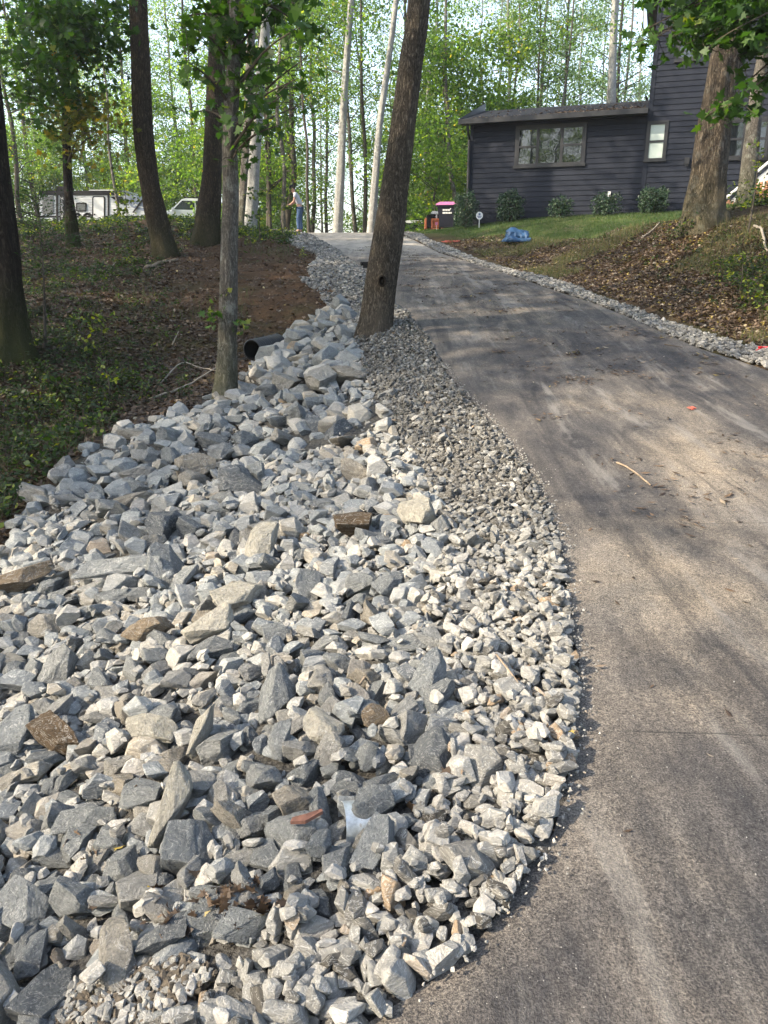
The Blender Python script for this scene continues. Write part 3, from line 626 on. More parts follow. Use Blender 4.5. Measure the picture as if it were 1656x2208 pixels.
# the tall block: gable front wall cut by its roof
g = G(); zr_ = zT + TW / 2 * .75
hpts(g, [(0, .002, ZB - .4), (TW, .002, ZB - .4), (TW, .002, zT), (TW / 2, .002, zr_), (0, .002, zT), (0, TD, ZB - .4), (TW, TD, ZB - .4), (TW, TD, zT), (TW / 2, TD, zr_), (0, TD, zT)],
     [np.array([[0, 5, 9, 4], [1, 2, 7, 6]]), np.array([[5, 6, 7, 8, 9]]), np.array([[0, 4, 3, 2, 1]])])
hbox(g, -.03, .10, -.035, -.02, ZB - .3, zT)
hb(g, 'wall', M['siding'])
# roofs
g = G(); ov = .42
def slab(P, t):
    P = np.asarray(P, float); n_ = len(P); Q = P - np.array([0, 0, t]); hpts(g, np.vstack([P, Q]), [np.arange(n_)[None], np.arange(n_, 2 * n_)[::-1][None]] + [np.array([[i, (i + 1) % n_, (i + 1) % n_ + n_, i + n_][::-1]]) for i in range(n_)])
rk = .235
slab([(sL - .3, -ov, zE + .02), (-.02, -ov, zE + .02), (-.02, 3.5, zE + .02 + (3.5 + ov) * rk), (sL - .3, 3.5, zE + .02 + (3.5 + ov) * rk)], .05)
slab([(sL - .3, 3.5, zE + .02 + (3.5 + ov) * rk), (-.02, 3.5, zE + .02 + (3.5 + ov) * rk), (-.02, 7.4, zE), (sL - .3, 7.4, zE)], .05)
wing_roof = hb(g, 'roof', M['shingle'])
g = G(); k = .75
slab([(-.55, -.35, zT - .05), (TW / 2, -.35, zr_ + .35), (TW / 2, TD + .1, zr_ + .35), (-.55, TD + .1, zT - .05)], .12)
slab([(TW / 2, -.35, zr_ + .35), (TW + .55, -.35, zT - .05), (TW + .55, TD + .1, zT - .05), (TW / 2, TD + .1, zr_ + .35)], .12)
hb(g, 'roof', M['shingle'])
g = G()
hbox(g, sL - .32, -.02, -ov - .10, -ov + .0, zE - .12, zE + .03); hbox(g, sL - .3, -.02, -ov, -.02, zE - .10, zE - .07)
hpts(g, [(sL - .33, -ov, zE - .13), (sL - .33, 3.5, zE + .95), (sL - .33, 3.5, zE + 1.2), (sL - .33, -ov, zE + .05), (sL - .29, -ov, zE - .13), (sL - .29, 3.5, zE + .95), (sL - .29, 3.5, zE + 1.2), (sL - .29, -ov, zE + .05)],
     [np.array([[0, 3, 2, 1], [4, 5, 6, 7], [0, 4, 7, 3], [1, 2, 6, 5], [0, 1, 5, 4]])])
hpts(g, [(sL + .03, .0, zE - .1), (sL + .03, 7, zE - .1), (sL + .03, 3.5, zE + .96)], [np.array([[0, 2, 1]])])
hb(g, 'gutter', M['trim'])
g = G(); hbox(g, -.62, -.50, -.35, TD + .1, zT - .2, zT - .04); hbox(g, -.5, -.0, -.3, TD + .05, zT - .19, zT - .16); hb(g, 'gutter', M['trim'])
g = G(); Pp = [(sL - .02, -ov - .05, zE - .1), (sL - .02, -ov + .05, zE - .3), (sL - .03, -.10, zE - .55), (sL - .03, -.08, ZB)]
tube(g, np.array(Pp) @ HM_[0].T + HM_[1], [.05] * 4, 6); hb(g, 'downspout', M['trim'])
g = G(); Pp = [(-.56, TD - .2, zT - .2), (-.5, TD - .2, zT - .35), (-.1, TD - .1, zT - .8), (-.08, TD - .1, zE + 1.3), (-.3, TD - 5, zE + 1.3)]
tube(g, np.array(Pp) @ HM_[0].T + HM_[1], [.045] * 5, 6); hb(g, 'downspout', M['trim'])
# windows
m, nt, b = new_mat('window_glass'); setc(b, nt, (.006, .008, .010), .02, .8); b.inputs['Coat Weight'].default_value = .3; b.inputs['Coat Roughness'].default_value = .01
n = noise_n(nt, 1.2, 2, .5, coords(nt)); bump(nt, b, n.outputs[0], .06, .05); M['glass'] = m
m, nt, b = new_mat('closed_blinds'); sp = nd(nt, 'ShaderNodeTexWave'); sp.bands_direction = 'Z'; sp.inputs['Scale'].default_value = 12; nt.links.new(coords(nt), sp.inputs[0])
c = ramp(nt, [(0, (.27, .33, .31)), (1, (.42, .47, .44))], sp.outputs[0]); setc(b, nt, c.outputs[0], .15, .6); M['blinds'] = m
def window(u0, v0, u1, v1, cells, glass='glass', fr=.09, lab=None):
    """cells: list of (x0, x1, rail) in 0..1; rail: True for a double-hung sash"""
    s0, z1 = wpt(u0, v0); s1, z0 = wpt(u1, v1)
    g = G(); t = fr
    hbox(g, s0, s1, -.06, -.0, z1 - t, z1); hbox(g, s0 - .03, s1 + .03, -.085, -.0, z0, z0 + t)
    hbox(g, s0, s0 + t, -.058, -.0, z0 + t, z1 - t); hbox(g, s1 - t, s1, -.058, -.0, z0 + t, z1 - t)
    f = hb(g, 'window', M['trim'])
    a0, a1 = s0 + t, s1 - t; W_ = a1 - a0
    for x0, x1, rail in cells:
        p0 = a0 + W_ * x0; p1 = a0 + W_ * x1; q = .045
        g = G(); hbox(g, p0, p0 + q, -.052, -.01, z0 + t, z1 - t); hbox(g, p1 - q, p1, -.052, -.01, z0 + t, z1 - t)
        hbox(g, p0 + q, p1 - q, -.05, -.01, z0 + t, z0 + t + q); hbox(g, p0 + q, p1 - q, -.05, -.01, z1 - t - q, z1 - t)
        zm = (z0 + z1) / 2
        if rail: hbox(g, p0 + q, p1 - q, -.055, -.01, zm - .03, zm + .03)
        o = g.build('sash', M['trim'], f)
        g = G(); zz = [(z0 + t + q, zm - .03), (zm + .03, z1 - t - q)] if rail else [(z0 + t + q, z1 - t - q)]
        for za, zb in zz: hpts(g, [(p0 + q, -.028, za), (p1 - q, -.028, za), (p1 - q, -.026, zb), (p0 + q, -.026, zb)], np.array([[0, 1, 2, 3]]))
        g.build('pane', M[glass], f)
    return f
window(1113, 272, 1260, 358, [(0, .31, True), (.31, .68, False), (.68, 1, True)])
window(1397, 262, 1434, 348, [(0, 1, True)], 'blinds', .06)
window(1556, 256, 1612, 345, [(0, 1, True)]); window(1606, 254, 1662, 344, [(0, 1, True)]); window(1656, 253, 1712, 343, [(0, 1, True)])
window(1460, 88, 1502, 132, [(0, 1, False)], fr=.07)
g = G(); s_, z_ = wpt(1481, 348); hbox(g, s_ - .07, s_ + .07, -.12, -.02, z_ - .08, z_ + .1); hbox(g, s_ - .05, s_ + .05, -.1, -.06, z_ - .13, z_ - .08); hb(g, 'outlet_box', M['trim'])
g = G(); s_, z_ = wpt(1314, 418); hbox(g, s_ - .04, s_ + .04, -.11, -.02, z_ - .1, z_ + .06); hb(g, 'vent_hood', M['white'])
g = G(); s_, z_ = wpt(1140, 474); tube(g, np.array([(s_, -.02, z_), (s_, -.16, z_), (s_, -.2, z_ - .1)]) @ HM_[0].T + HM_[1], [.05, .05, .055], 8); hb(g, 'drain_spout', M['black'])
# fallen leaves on the wing roof
g = G(); n_ = 900; s_ = rng.uniform(sL, -.1, n_); q = np.abs(rng.normal(0, .35, n_)); q = np.where(rng.random(n_) < .3, rng.uniform(0, 3, n_), q); keep = rng.random(n_) < .25 + .75 * (s_ > sL * .55); s_, q = s_[keep], q[keep]
leaves(g, np.c_[s_, q - ov, zE + .04 + q * rk] @ HM_[0].T + HM_[1], rng.uniform(.07, .12, len(s_)), DIAM, rng.uniform(.2, .95, len(s_)), .8)
tag(g.build('fallen_leaves', M['litter']), 'brown leaves lying along the gutter edge of the low roof', 'leaves', kind='stuff')

# ------------------------------------------------------------------ deck stairs at the right edge
M['deckwood'] = simple('stained_deck_wood', (.30, .15, .09), .7, .3, 12); M['rail'] = simple('pale_rail', (.55, .54, .52), .6, .1); M['concrete'] = simple('concrete', (.36, .36, .34), .9, .2, 6, bmp=.3)
Yd = 21.5; a = at(1574, 440, Yd); st = empty('deck_stairs', (a[0], Yd, H1(a[0], Yd))); tag(st, 'wooden deck steps with pale balusters rising beside the dark house', 'stairs')
def loc(o, root): o.parent = root; o.location = -Vector(root.location)
zg = H1(a[0], Yd); p0 = at(1568, 432, Yd); p1 = at(1656, 358, Yd); dx = p1[0] - p0[0]; sl_ = (p1[2] - p0[2]) / dx
g = G(); g.box((p0[0] - .05, Yd - .05, zg - .3), (p0[0] + .07, Yd + .07, p0[2])); loc(g.build('post', M['deckwood']), st)
g = G(); Lr = 3.4; Mr = np.array([[1, 0, 0], [0, 1, 0], [sl_, 0, 1.0]])
g.box((0, -.06, 0), (Lr, .08, .045), M=(Mr, p0 + [-.08, 0, 0])); g.box((.1, -.02, -.16), (Lr, .03, -.08), M=(Mr, p0)); g.box((.1, -.02, -.78), (Lr, .03, -.70), M=(Mr, p0))
loc(g.build('handrail', M['rail']), st)
for k in range(22):
    x = .18 + k * .14; g = G(); g.box((x, -.018, -.70), (x + .035, .018, -.16), M=(Mr, p0)); loc(g.build('baluster', M['rail']), st)
for k in range(9):
    g = G(); g.box((p0[0] + .1 + k * .28, Yd - .1, zg - .3), (p0[0] + .4 + k * .28, Yd + 1.0, zg + .1 + k * .2)); loc(g.build('step', M['deckwood'] if k < 4 else M['concrete']), st)

# ------------------------------------------------------------------ trees
def leafball(g, Cn, Rd, n, size, flat=.55, r=None, tint=None, tm=DIAM, squash=.6):
    r = r or rng
    for c, rd_ in zip(Cn, Rd):
        k = int(n * (rd_ ** 2)) if n > 0 else -n
        d = r.normal(size=(k, 3)); d /= np.linalg.norm(d, axis=1)[:, None]; q = rd_ * r.random((k, 1)) ** .45
        P = np.array(c) + d * q * np.array([1, 1, squash]); base = r.uniform(.25, .75) if tint is None else tint
        leaves(g, P, r.uniform(.7, 1.25, k) * size, tm, np.clip(r.normal(base, .16, k), 0, 1), flat, r)
TV = []
def tree_variant(seed, h, tr, z0, spread, ncl, dens, lsize, bark, leafm):
    r = np.random.default_rng(seed); gt = G(); gc = G()
    k = 12; z = np.linspace(-.6, h, k); P = np.c_[np.cumsum(r.normal(0, .11, k)), np.cumsum(r.normal(0, .11, k)), z]; P[:2, :2] = 0
    Rr = tr * (1 - z / h * .85).clip(.06) * np.where(z < .3, 1.3, 1); tube(gt, smooth_path(P, 3), np.interp(np.linspace(0, 1, (k - 1) * 3 + 1), np.linspace(0, 1, k), Rr), 8, vertical=True)
    Cn = []; Rd = []
    for _ in range(ncl):
        zc = r.uniform(z0, h * .98); pr = spread * (.45 + .55 * sin(pi * min(1, max(0, (zc - z0) / (h - z0)) * .8 + .15))); a = r.uniform(0, 2 * pi); q = pr * r.random() ** .6
        b0 = np.array([np.interp(zc - q * .5, z, P[:, 0]), np.interp(zc - q * .5, z, P[:, 1]), zc - q * .5]); c = b0 + np.array([cos(a) * q, sin(a) * q, q * .5])
        if q > .6:
            mid = (b0 + c) / 2 + r.normal(0, .15, 3); rb = np.interp(b0[2], z, Rr) * .35
            tube(gt, np.array([b0, mid, c]), [min(rb, .07), min(rb, .05) * .7, .012], 4)
        Cn.append(c); Rd.append(r.uniform(.55, 1.25))
        for _k in range(2): Cn.append(c + r.normal(0, .7, 3)); Rd.append(r.uniform(.4, .9))
    leafball(gc, Cn, Rd, dens, lsize, .5, r)
    mt = gt.mesh('trunk', True); mt.materials.append(M[bark]); mc = gc.mesh('crown'); mc.materials.append(M[leafm]); return mt, mc
for s_ in range(4): TV.append(tree_variant(300 + s_, 22, .15, (3.5, 6, 2.5, 8)[s_], 3.1, 44, 80, .155, ('bark_far', 'bark_grey', 'bark_far', 'bark_grey')[s_], 'leaf_far'))
for s_ in range(3): TV.append(tree_variant(320 + s_, 21, .12, (4, 7, 3)[s_], 2.8, 40, 62, .15, ('bark_far', 'bark_grey', 'bark_pale')[s_], 'leaf_blue'))
UV = [tree_variant(340 + s_, 7.5, .06, .8, 2.0, 32, 130, .155, 'bark_far', 'leaf_far') for s_ in range(3)]
TK = [tree_variant(360 + s_, 20, .10, 7, 2.4, 22, 60, .16, ('bark_far', 'bark_grey')[s_], 'leaf_far') for s_ in range(2)]
def tree_at(x, y, var, label, group=None, s=1.0, name='tree', cat='tree', zo=0, sz=1.0):
    e = empty(name, (x, y, H1(x, y) + zo), rng.uniform(0, 6.28)); e.scale = (s, s, s * sz); tag(e, label, cat, group)
    for nm, me in zip(('trunk', 'crown'), var):
        o = bpy.data.objects.new(nm, me); C.objects.link(o); o.parent = e
    return e
CRV = TV
def photo_tree(name, pts, Y, bark, label, flare=1.5, ext=12, crown=None, cs=1.0, n=14, rough=.05, Yt=None, limbs=0, cz=None, knots=None, group=None):
    """pts: (u, v, width in photo pixels) from the foot up"""
    P = []; Rr = []
    for i, (u, v, wd) in enumerate(pts):
        p = at(u, v, Y if Yt is None else Y + (Yt - Y) * i / (len(pts) - 1)); P.append(p); Rr.append(wd / 2 / F * px_of(p)[2])
    P = np.array(P); Rr = np.array(Rr); base = P[0].copy(); zg = H1(base[0], base[1])
    d0 = P[1] - P[0]; d0 = d0 / d0[2]
    foot = P[0] + d0 * min(-.3, (zg - (.25 if Rr[0] < .3 else .9) - P[0][2]))
    if foot[2] < P[0][2] - .05: P = np.vstack([foot, P]); Rr = np.r_[Rr[0] * (1.12 if flare > 1 else 1), Rr]
    d = (P[-1] - P[-2]); d = d / max(d[2], .1); top = P[-1]
    for k in range(1, 5): P = np.vstack([P, top + d * ext * k / 4 * (1, 1, 1) * np.array([.6, .6, 1])]); Rr = np.r_[Rr, Rr[len(pts)] * (1 - k / 4.6) if len(Rr) > len(pts) else Rr[-1] * .8]
    for k in range(4): Rr[-4 + k] = Rr[-5] * (1 - (k + 1) / 4.8)
    root = empty(name, (base[0], base[1], zg)); tag(root, label, 'tree', group)
    sp_ = smooth_path(np.c_[P, Rr], 8); L0 = sp_[:, 2] - zg
    fl = 1 + (flare - 1) * np.exp(-np.clip(L0, 0, 9) / .28)
    g = G(); tube(g, sp_[:, :3] - np.array([base[0], base[1], zg]), sp_[:, 3] * fl, n * 2, vertical=True, rough=rough)
    r = np.random.default_rng(abs(hash(label)) % 1000 if False else len(label) * 7 + int(Y * 10))
    for k in range(limbs):
        i0 = int(r.integers(int(len(sp_) * .35), len(sp_) - 2)); b0 = sp_[i0, :3]; a = r.uniform(0, 6.28); L = r.uniform(1.5, 3.5); rb = sp_[i0, 3] * .35
        e_ = b0 + np.array([cos(a) * L, sin(a) * L, L * r.uniform(.3, .9)]); md = (b0 + e_) / 2 + r.normal(0, .2, 3)
        tube(g, smooth_path(np.array([b0, md, e_]), 4) - np.array([base[0], base[1], zg]), np.linspace(rb, .012, 9), 6)
    t = g.build('trunk', M[bark], root, True)
    if crown is not None:
        o = bpy.data.objects.new('crown', crown); C.objects.link(o); o.parent = root; tp = sp_[-1, :3] - np.array([base[0], base[1], zg])
        o.location = (tp[0] * .8, tp[1] * .8, cz if cz is not None else (max(tp[2] - 9 * cs, CAMZ + .289 * Y - zg + 2.0) if Y < 26 else tp[2] - 12 * cs)); o.scale = (cs,) * 3; o.rotation_euler = (0, 0, r.uniform(0, 6))
    return root, sp_
# crowns for trees whose foliage is above the picture
def crown_mesh(seed, rad_, hgt, ncl, dens, ls, mat='leaf_far'):
    r = np.random.default_rng(seed); g = G(); Cn = np.c_[r.normal(0, rad_ * .45, ncl), r.normal(0, rad_ * .45, ncl), r.uniform(0, hgt, ncl)]
    leafball(g, Cn, r.uniform(.6, 1.4, ncl), dens, ls, .55, r); me = g.mesh('crown'); me.materials.append(M[mat]); return me
CR = [crown_mesh(400 + k, 4.0, 9, 46, 32, .2) for k in range(3)]
CRD = [crown_mesh(410 + k, 4.6, 9, 60, 75, .24) for k in range(2)]
T1, _ = photo_tree('oak_tree', [(22, 765, 84), (16, 640, 70), (6, 500, 56), (-8, 330, 44), (-22, 160, 38), (-36, -20, 34)], 11, 'bark_dark', 'thick dark furrowed oak at the left edge with a mossy foot', 1.45, 12, CR[0], 1, 18, .07)
T3, s3 = photo_tree('tree', [(154, 482, 26), (151, 440, 19), (147, 400, 18), (142, 250, 17), (141, 100, 17), (140, -10, 16)], 23, 'bark_dark', 'slim black trunk standing in front of the travel trailer', 1.2, 10, CR[1], .8)
T4, _ = photo_tree('tree', [(340, 478, 46), (330, 430, 42), (318, 360, 40), (306, 250, 42), (302, 120, 40), (298, -10, 38)], 21.5, 'bark_brown', 'stout brown trunk between the trailer and the white car', 1.25, 11, CR[2], 1, 16)
T5, _ = photo_tree('tree', [(448, 470, 52), (456, 400, 42), (462, 300, 40), (466, 150, 38), (470, -10, 36)], 24, 'bark_brown', 'broad brown trunk with a flared foot beside the white car', 1.25, 11, CR[0], 1, 16)
T6, s6 = photo_tree('maple_tree', [(484, 866, 46), (489, 800, 42), (493, 650, 39), (495, 500, 36), (497, 400, 35), (496, 300, 32), (503, 150, 30), (508, -10, 27)], 9.8, 'bark_grey', 'slender grey-barked maple rooted at the upper edge of the rocks', 1.35, 7, CR[1], .6, 14, .03)
T7, _ = photo_tree('tree', [(540, 492, 26), (545, 420, 25), (552, 300, 24), (563, 150, 22), (580, -10, 20)], 30, 'bark_pale', 'pale grey trunk just behind the slender maple', 1.2, 9, CR[2], .8)
T7b, _ = photo_tree('tree', [(522, 492, 22), (528, 380, 20), (536, 250, 19), (540, 100, 18), (545, -10, 17)], 31, 'bark_grey', 'brown-grey trunk touching the pale trunk behind the slender maple', 1.2, 9, CR[0], .8)
T9, _ = photo_tree('poplar_tree', [(727, 508, 21), (733, 400, 19), (740, 250, 16), (748, 120, 14), (758, -10, 13)], 37, 'bark_pale', 'tall straight whitish poplar trunk left of the leaning tree', 1.15, 8, CR[1], .8)
T10, _ = photo_tree('poplar_tree', [(800, 508, 20), (808, 400, 16), (818, 280, 14), (829, 190, 14), (842, 100, 12), (855, -10, 11)], 36, 'bark_pale', 'whitish poplar trunk bending behind the leaning tree', 1.15, 8, CR[2], .8)
T11, s11 = photo_tree('leaning_tree', [(806, 722, 76), (811, 690, 70), (824, 600, 68), (838, 500, 66), (852, 400, 59), (868, 280, 54), (886, 140, 51), (904, -10, 48)], 11, 'bark_lean', 'large ridged trunk leaning right at the edge of the driveway', 1.1, 11, CR[0], 1, 22, .025)
T12, _ = photo_tree('tree', [(1000, 490, 10), (988, 440, 12), (978, 410, 10), (968, 340, 9), (966, 250, 8), (960, 150, 7), (962, -10, 6)], 40, 'bark_grey', 'thin crooked grey trunk rising behind the pink-lidded bin', 1.1, 6, CR[1], .6, 8)
T13, _ = photo_tree('tree', [(1316, 250, 20), (1320, 150, 17), (1324, 60, 16), (1328, -10, 15)], 43, 'bark_pale', 'pale trunk with bare sides rising behind the low roof', 1, 8, CR[2], .8)
T14, s14 = photo_tree('old_tree', [(1516, 480, 104), (1518, 450, 86), (1526, 400, 76), (1538, 300, 68), (1554, 180, 64), (1569, 90, 60), (1590, -10, 54)], 16.2, 'bark_big', 'massive shaggy old tree on the bank in front of the house', 1.02, 9, CR[0], 1.1, 24, .06)
T15, _ = photo_tree('tree', [(1600, 480, 40), (1608, 420, 34), (1622, 300, 31), (1634, 200, 29), (1655, 80, 26), (1670, -10, 24)], 18, 'bark_grey', 'smaller grey trunk right of the massive old tree', 1.2, 8, CR[1], .8)
# knot hole and burl on the leaning tree
kp = at(826, 612, 10.62); g = G()
th = np.linspace(0, 2 * pi, 15)[:-1]
for (c, a_, b_) in ((at(824, 606, 10.74), .04, .06),):
    ring = [c + np.array([a_ * 1.5 * cos(t), -.0, b_ * 1.35 * sin(t)]) for t in th]; ring2 = [c + np.array([a_ * 1.1 * cos(t), -.035, b_ * 1.05 * sin(t)]) for t in th]; ring3 = [c + np.array([a_ * .8 * cos(t), .03, b_ * .8 * sin(t)]) for t in th]
    V_ = np.array(ring + ring2 + ring3 + [c + np.array([0, .06, 0])]); n_ = 14
    Fq = np.array([[r0 * n_ + i, r0 * n_ + (i + 1) % n_, (r0 + 1) * n_ + (i + 1) % n_, (r0 + 1) * n_ + i] for r0 in (0, 1) for i in range(n_)]); Ft = np.array([[2 * n_ + i, 2 * n_ + (i + 1) % n_, 3 * n_] for i in range(n_)])
    g.add(V_, [Fq, Ft])
o = g.build('knot', M['bark_dark'], None, True); o.parent = T11; o.location = -Vector(T11.location)
g = G(); c = at(790, 572, 11.0); g.box(c - [.045, .03, .035], c + [.06, .05, .045]); tube(g, [c + [-.05, 0, .02], c + [-.075, -.01, .02]], [.025, .028], 8, cap=True)
tag(g.build('trail_camera', M['black']), 'small black box fixed to the left side of the leaning trunk', 'box')

# far woods: slim trunks one by one, then generic trees
spec = [(92, 52, 2, 'dark trunk rising behind the left end of the travel trailer'), (180, 50, 0, None), (240, 60, 4, None), (395, 46, 2, None), (420, 58, 0, None)]
fx = [(60, 60), (92, 66), (185, 64), (235, 70), (270, 62), (385, 60), (415, 48), (505, 60), (572, 42), (600, 52), (612, 44), (668, 50), (700, 60), (765, 50), (780, 62), (880, 46), (905, 58), (925, 44), (945, 66),
      (1060, 54), (1085, 46), (1105, 62), (1150, 48), (1165, 58), (1195, 46), (1210, 66), (1250, 56), (1285, 62), (1345, 52), (1370, 64), (1300, 48), (1020, 60), (20, 48), (-30, 56), (-60, 44), (130, 74), (330, 74), (460, 76), (560, 72), (840, 74), (980, 80), (1130, 78), (1230, 80), (690, 78), (280, 82), (400, 86), (60, 84), (760, 84), (620, 88), (900, 90)]
for k, (u, Y) in enumerate(fx):
    x = xat(u, Y, 300); right = u > 850
    v_ = TV[(4 + k % 3)] if (right or Y > 70) else TV[k % 4]
    s_ = rng.uniform(.85, 1.15)
    tree_at(x, Y, v_, ('tall hazy green tree in the woods behind the low roof' if right else 'tall leafy tree in the woods beyond the driveway crest' if u > 480 else 'tall leafy tree in the woods behind the travel trailer'),
            ('woods behind the house' if right else 'woods beyond the crest' if u > 480 else 'woods behind the trailer'), s_)
for k, (u, Y) in enumerate([(575, 40), (605, 38), (785, 44), (1098, 44), (1160, 44), (1205, 42), (660, 36), (240, 40)]):
    tree_at(xat(u, Y, 300), Y, TK[k % 2], 'thin bare-sided trunk among the trees at the wood edge', 'thin trunks at the wood edge', rng.uniform(.7, 1.2))
for k, (u, Y) in enumerate([(120, 62), (200, 60), (270, 58), (340, 56), (395, 58), (430, 58), (500, 44), (530, 50), (640, 70), (845, 54), (895, 50), (915, 48), (945, 40), (975, 44), (990, 50), (1040, 48), (1075, 60), (1020, 42), (30, 62), (-10, 60), (560, 60), (600, 70), (810, 66), (150, 70), (240, 68), (310, 66), (380, 66), (450, 64), (90, 60), (850, 52), (600, 50), (500, 38)]):
    tree_at(xat(u, Y, 400), Y, UV[k % 3], 'low bushy understory tree in the woods', 'understory trees in the woods', rng.uniform(.8, 1.35), 'understory_tree')

# ------------------------------------------------------------------ boughs close to the camera
def bough(gl, gt, a, b, nl, ls, spread, r, droop=.15, tm=MAPLE, tint=.45, rad0=.02):
    a = np.array(a, float); b = np.array(b, float); L = np.linalg.norm(b - a)
    md = (a + b) / 2 + np.array([0, 0, L * .08]); P = smooth_path(np.array([a, md, b]), 6); tube(gt, P, np.linspace(rad0, .004, len(P)), 5)
    for k in range(max(4, int(L * 7))):
        i = r.integers(2, len(P)); p = P[i]; d = r.normal(size=3); d[2] *= .35; d /= np.linalg.norm(d); l_ = spread * r.uniform(.35, 1)
        e = p + d * l_ - np.array([0, 0, droop * l_]); tube(gt, np.array([p, (p + e) / 2 + [0, 0, .03], e]), [.005, .004, .002], 3)
        m_ = max(2, int(nl / max(4, int(L * 7)))); t = r.random((m_, 1)) ** .7; Q = p + (e - p) * t + r.normal(0, ls * .45, (m_, 3))
        leaves(gl, Q, r.uniform(.65, 1.2, m_) * ls, tm, np.clip(r.normal(tint, .2, m_), 0, 1), .5, r)
r = np.random.default_rng(5)
# maple sprays on the slender maple
gl = G(); gt = G(); tr0 = np.array(T6.location)
def trunk_pt(sp_, v):
    q = px_of(sp_[:, :3])[1]; i = int(np.argmin(np.abs(q - v))); return sp_[i, :3]
for (v0, u, v, dy, n_, ls) in [(330, 610, 205, -.6, 40, .15), (300, 665, 120, -.3, 46, .15), (200, 640, 60, -.8, 50, .16), (120, 600, 20, .3, 44, .16), (320, 560, 265, .2, 30, .14), (270, 545, 330, .4, 22, .13), (230, 400, 130, -.5, 40, .15), (150, 430, 60, -.3, 40, .15), (260, 420, 240, .5, 26, .14), (90, 450, 10, .5, 40, .15), (60, 560, -20, -.4, 50, .16), (180, 590, 130, .8, 36, .15), (20, 650, -60, 0, 60, .16), (20, 420, -60, 0, 60, .16), (-5, 640, 10, -.6, 60, .15), (-5, 690, 90, -.2, 40, .14), (40, 380, 40, .3, 40, .15), (340, 600, 270, -.4, 34, .14), (290, 640, 170, -.5, 40, .15), (180, 540, 90, .2, 40, .15), (60, 480, 60, -.3, 40, .15), (350, 520, 320, -.2, 24, .13)]:
    a_ = trunk_pt(s6, v0); b_ = at(u, v, 9.8 + dy); bough(gl, gt, a_, b_, n_ * (1.5 if v < 110 else .8), ls * .85, .5, r)
for (v0, u, v, dy, n_, ls) in [(690, 440, 678, -.25, 26, .10), (700, 545, 702, -.3, 22, .10), (640, 470, 640, -.2, 5, .07), (560, 540, 560, .2, 4, .08)]:
    a_ = trunk_pt(s6, v0); b_ = at(u, v, 9.8 + dy); bough(gl, gt, a_, b_, n_, ls, .16, r, tint=.8, rad0=.006)
o = gt.build('branches', M['twig']); o.parent = T6; o.location = -Vector(T6.location)  # branches: separate bough and twig tubes that carry the leaves
o = gl.build('foliage', M['leaf_near']); o.parent = T6; o.location = -Vector(T6.location)
# big tree off to the right whose boughs hang into the picture
mx, my = 6.6, 11.0; mt = empty('maple_tree', (mx, my, H1(mx, my))); tag(mt, 'maple right of the picture whose leafy boughs hang over the dark house', 'tree')
gt = G(); z0 = H1(mx, my); P = np.array([(mx, my, z0 - .3, .24), (mx, my, z0 + 3, .2), (mx - .1, my, z0 + 7, .16), (mx, my, z0 + 13, .06)]); P = smooth_path(P, 5); tube(gt, P[:, :3] - [mx, my, z0], P[:, 3], 12, vertical=True)
gt.build('trunk', M['bark_grey'], mt, True)
gl = G(); gt = G()
for (u0, v0, u, v, Y, n_) in [(1760, -60, 1400, 60, 9.6, 60), (1760, -40, 1390, 95, 10, 50), (1750, 0, 1450, 80, 9.3, 60), (1740, 0, 1520, 60, 9.2, 70), (1720, -40, 1560, 20, 9.4, 70), (1740, -120, 1440, -10, 9.6, 80), (1740, -100, 1500, 10, 10.2, 80), (1760, 20, 1610, 70, 9.5, 50),
                            (1770, 40, 1480, 110, 9.8, 40), (1770, 100, 1590, 120, 9.3, 26), (1800, 120, 1640, 150, 9.2, 26), (1790, 60, 1545, 245, 9.5, 46), (1800, 90, 1600, 200, 9.4, 34), (1800, 40, 1650, 105, 9, 30), (1700, -150, 1330, -40, 10, 60), (1740, -60, 1600, 20, 10.5, 70), (1700, -100, 1560, -20, 9, 60), (1720, -30, 1450, 30, 10.5, 60), (1740, 10, 1372, 92, 9.6, 44), (1740, -20, 1405, 55, 9.8, 46), (1760, 30, 1480, 95, 9.3, 44), (1760, 60, 1545, 112, 9.5, 40), (1760, 20, 1590, 60, 9, 60), (1780, 60, 1625, 100, 9.2, 50), (1800, 110, 1560, 238, 9.2, 40), (1800, 100, 1612, 212, 9.6, 34), (1740, -80, 1430, 5, 9.9, 60)]:
    bough(gl, gt, at(u0, v0, Y + .3), at(u, v, Y), n_ * 1.6, .14, .42, r, tint=.38)
for k in range(6): tube(gt, np.array([(mx, my, z0 + 3.5 + k * .6), (mx - .6, my - .5, z0 + 4.4 + k * .5), at(1760, -60 + k * 25, 9.8)]), [.06, .04, .02], 6)
o = gt.build('branches', M['twig']); o.parent = mt; o.location = -Vector(mt.location)
o = gl.build('foliage', M['leaf_near']); o.parent = mt; o.location = -Vector(mt.location)
o = bpy.data.objects.new('crown', CR[0]); C.objects.link(o); o.parent = mt; o.location = (0, 0, 7)
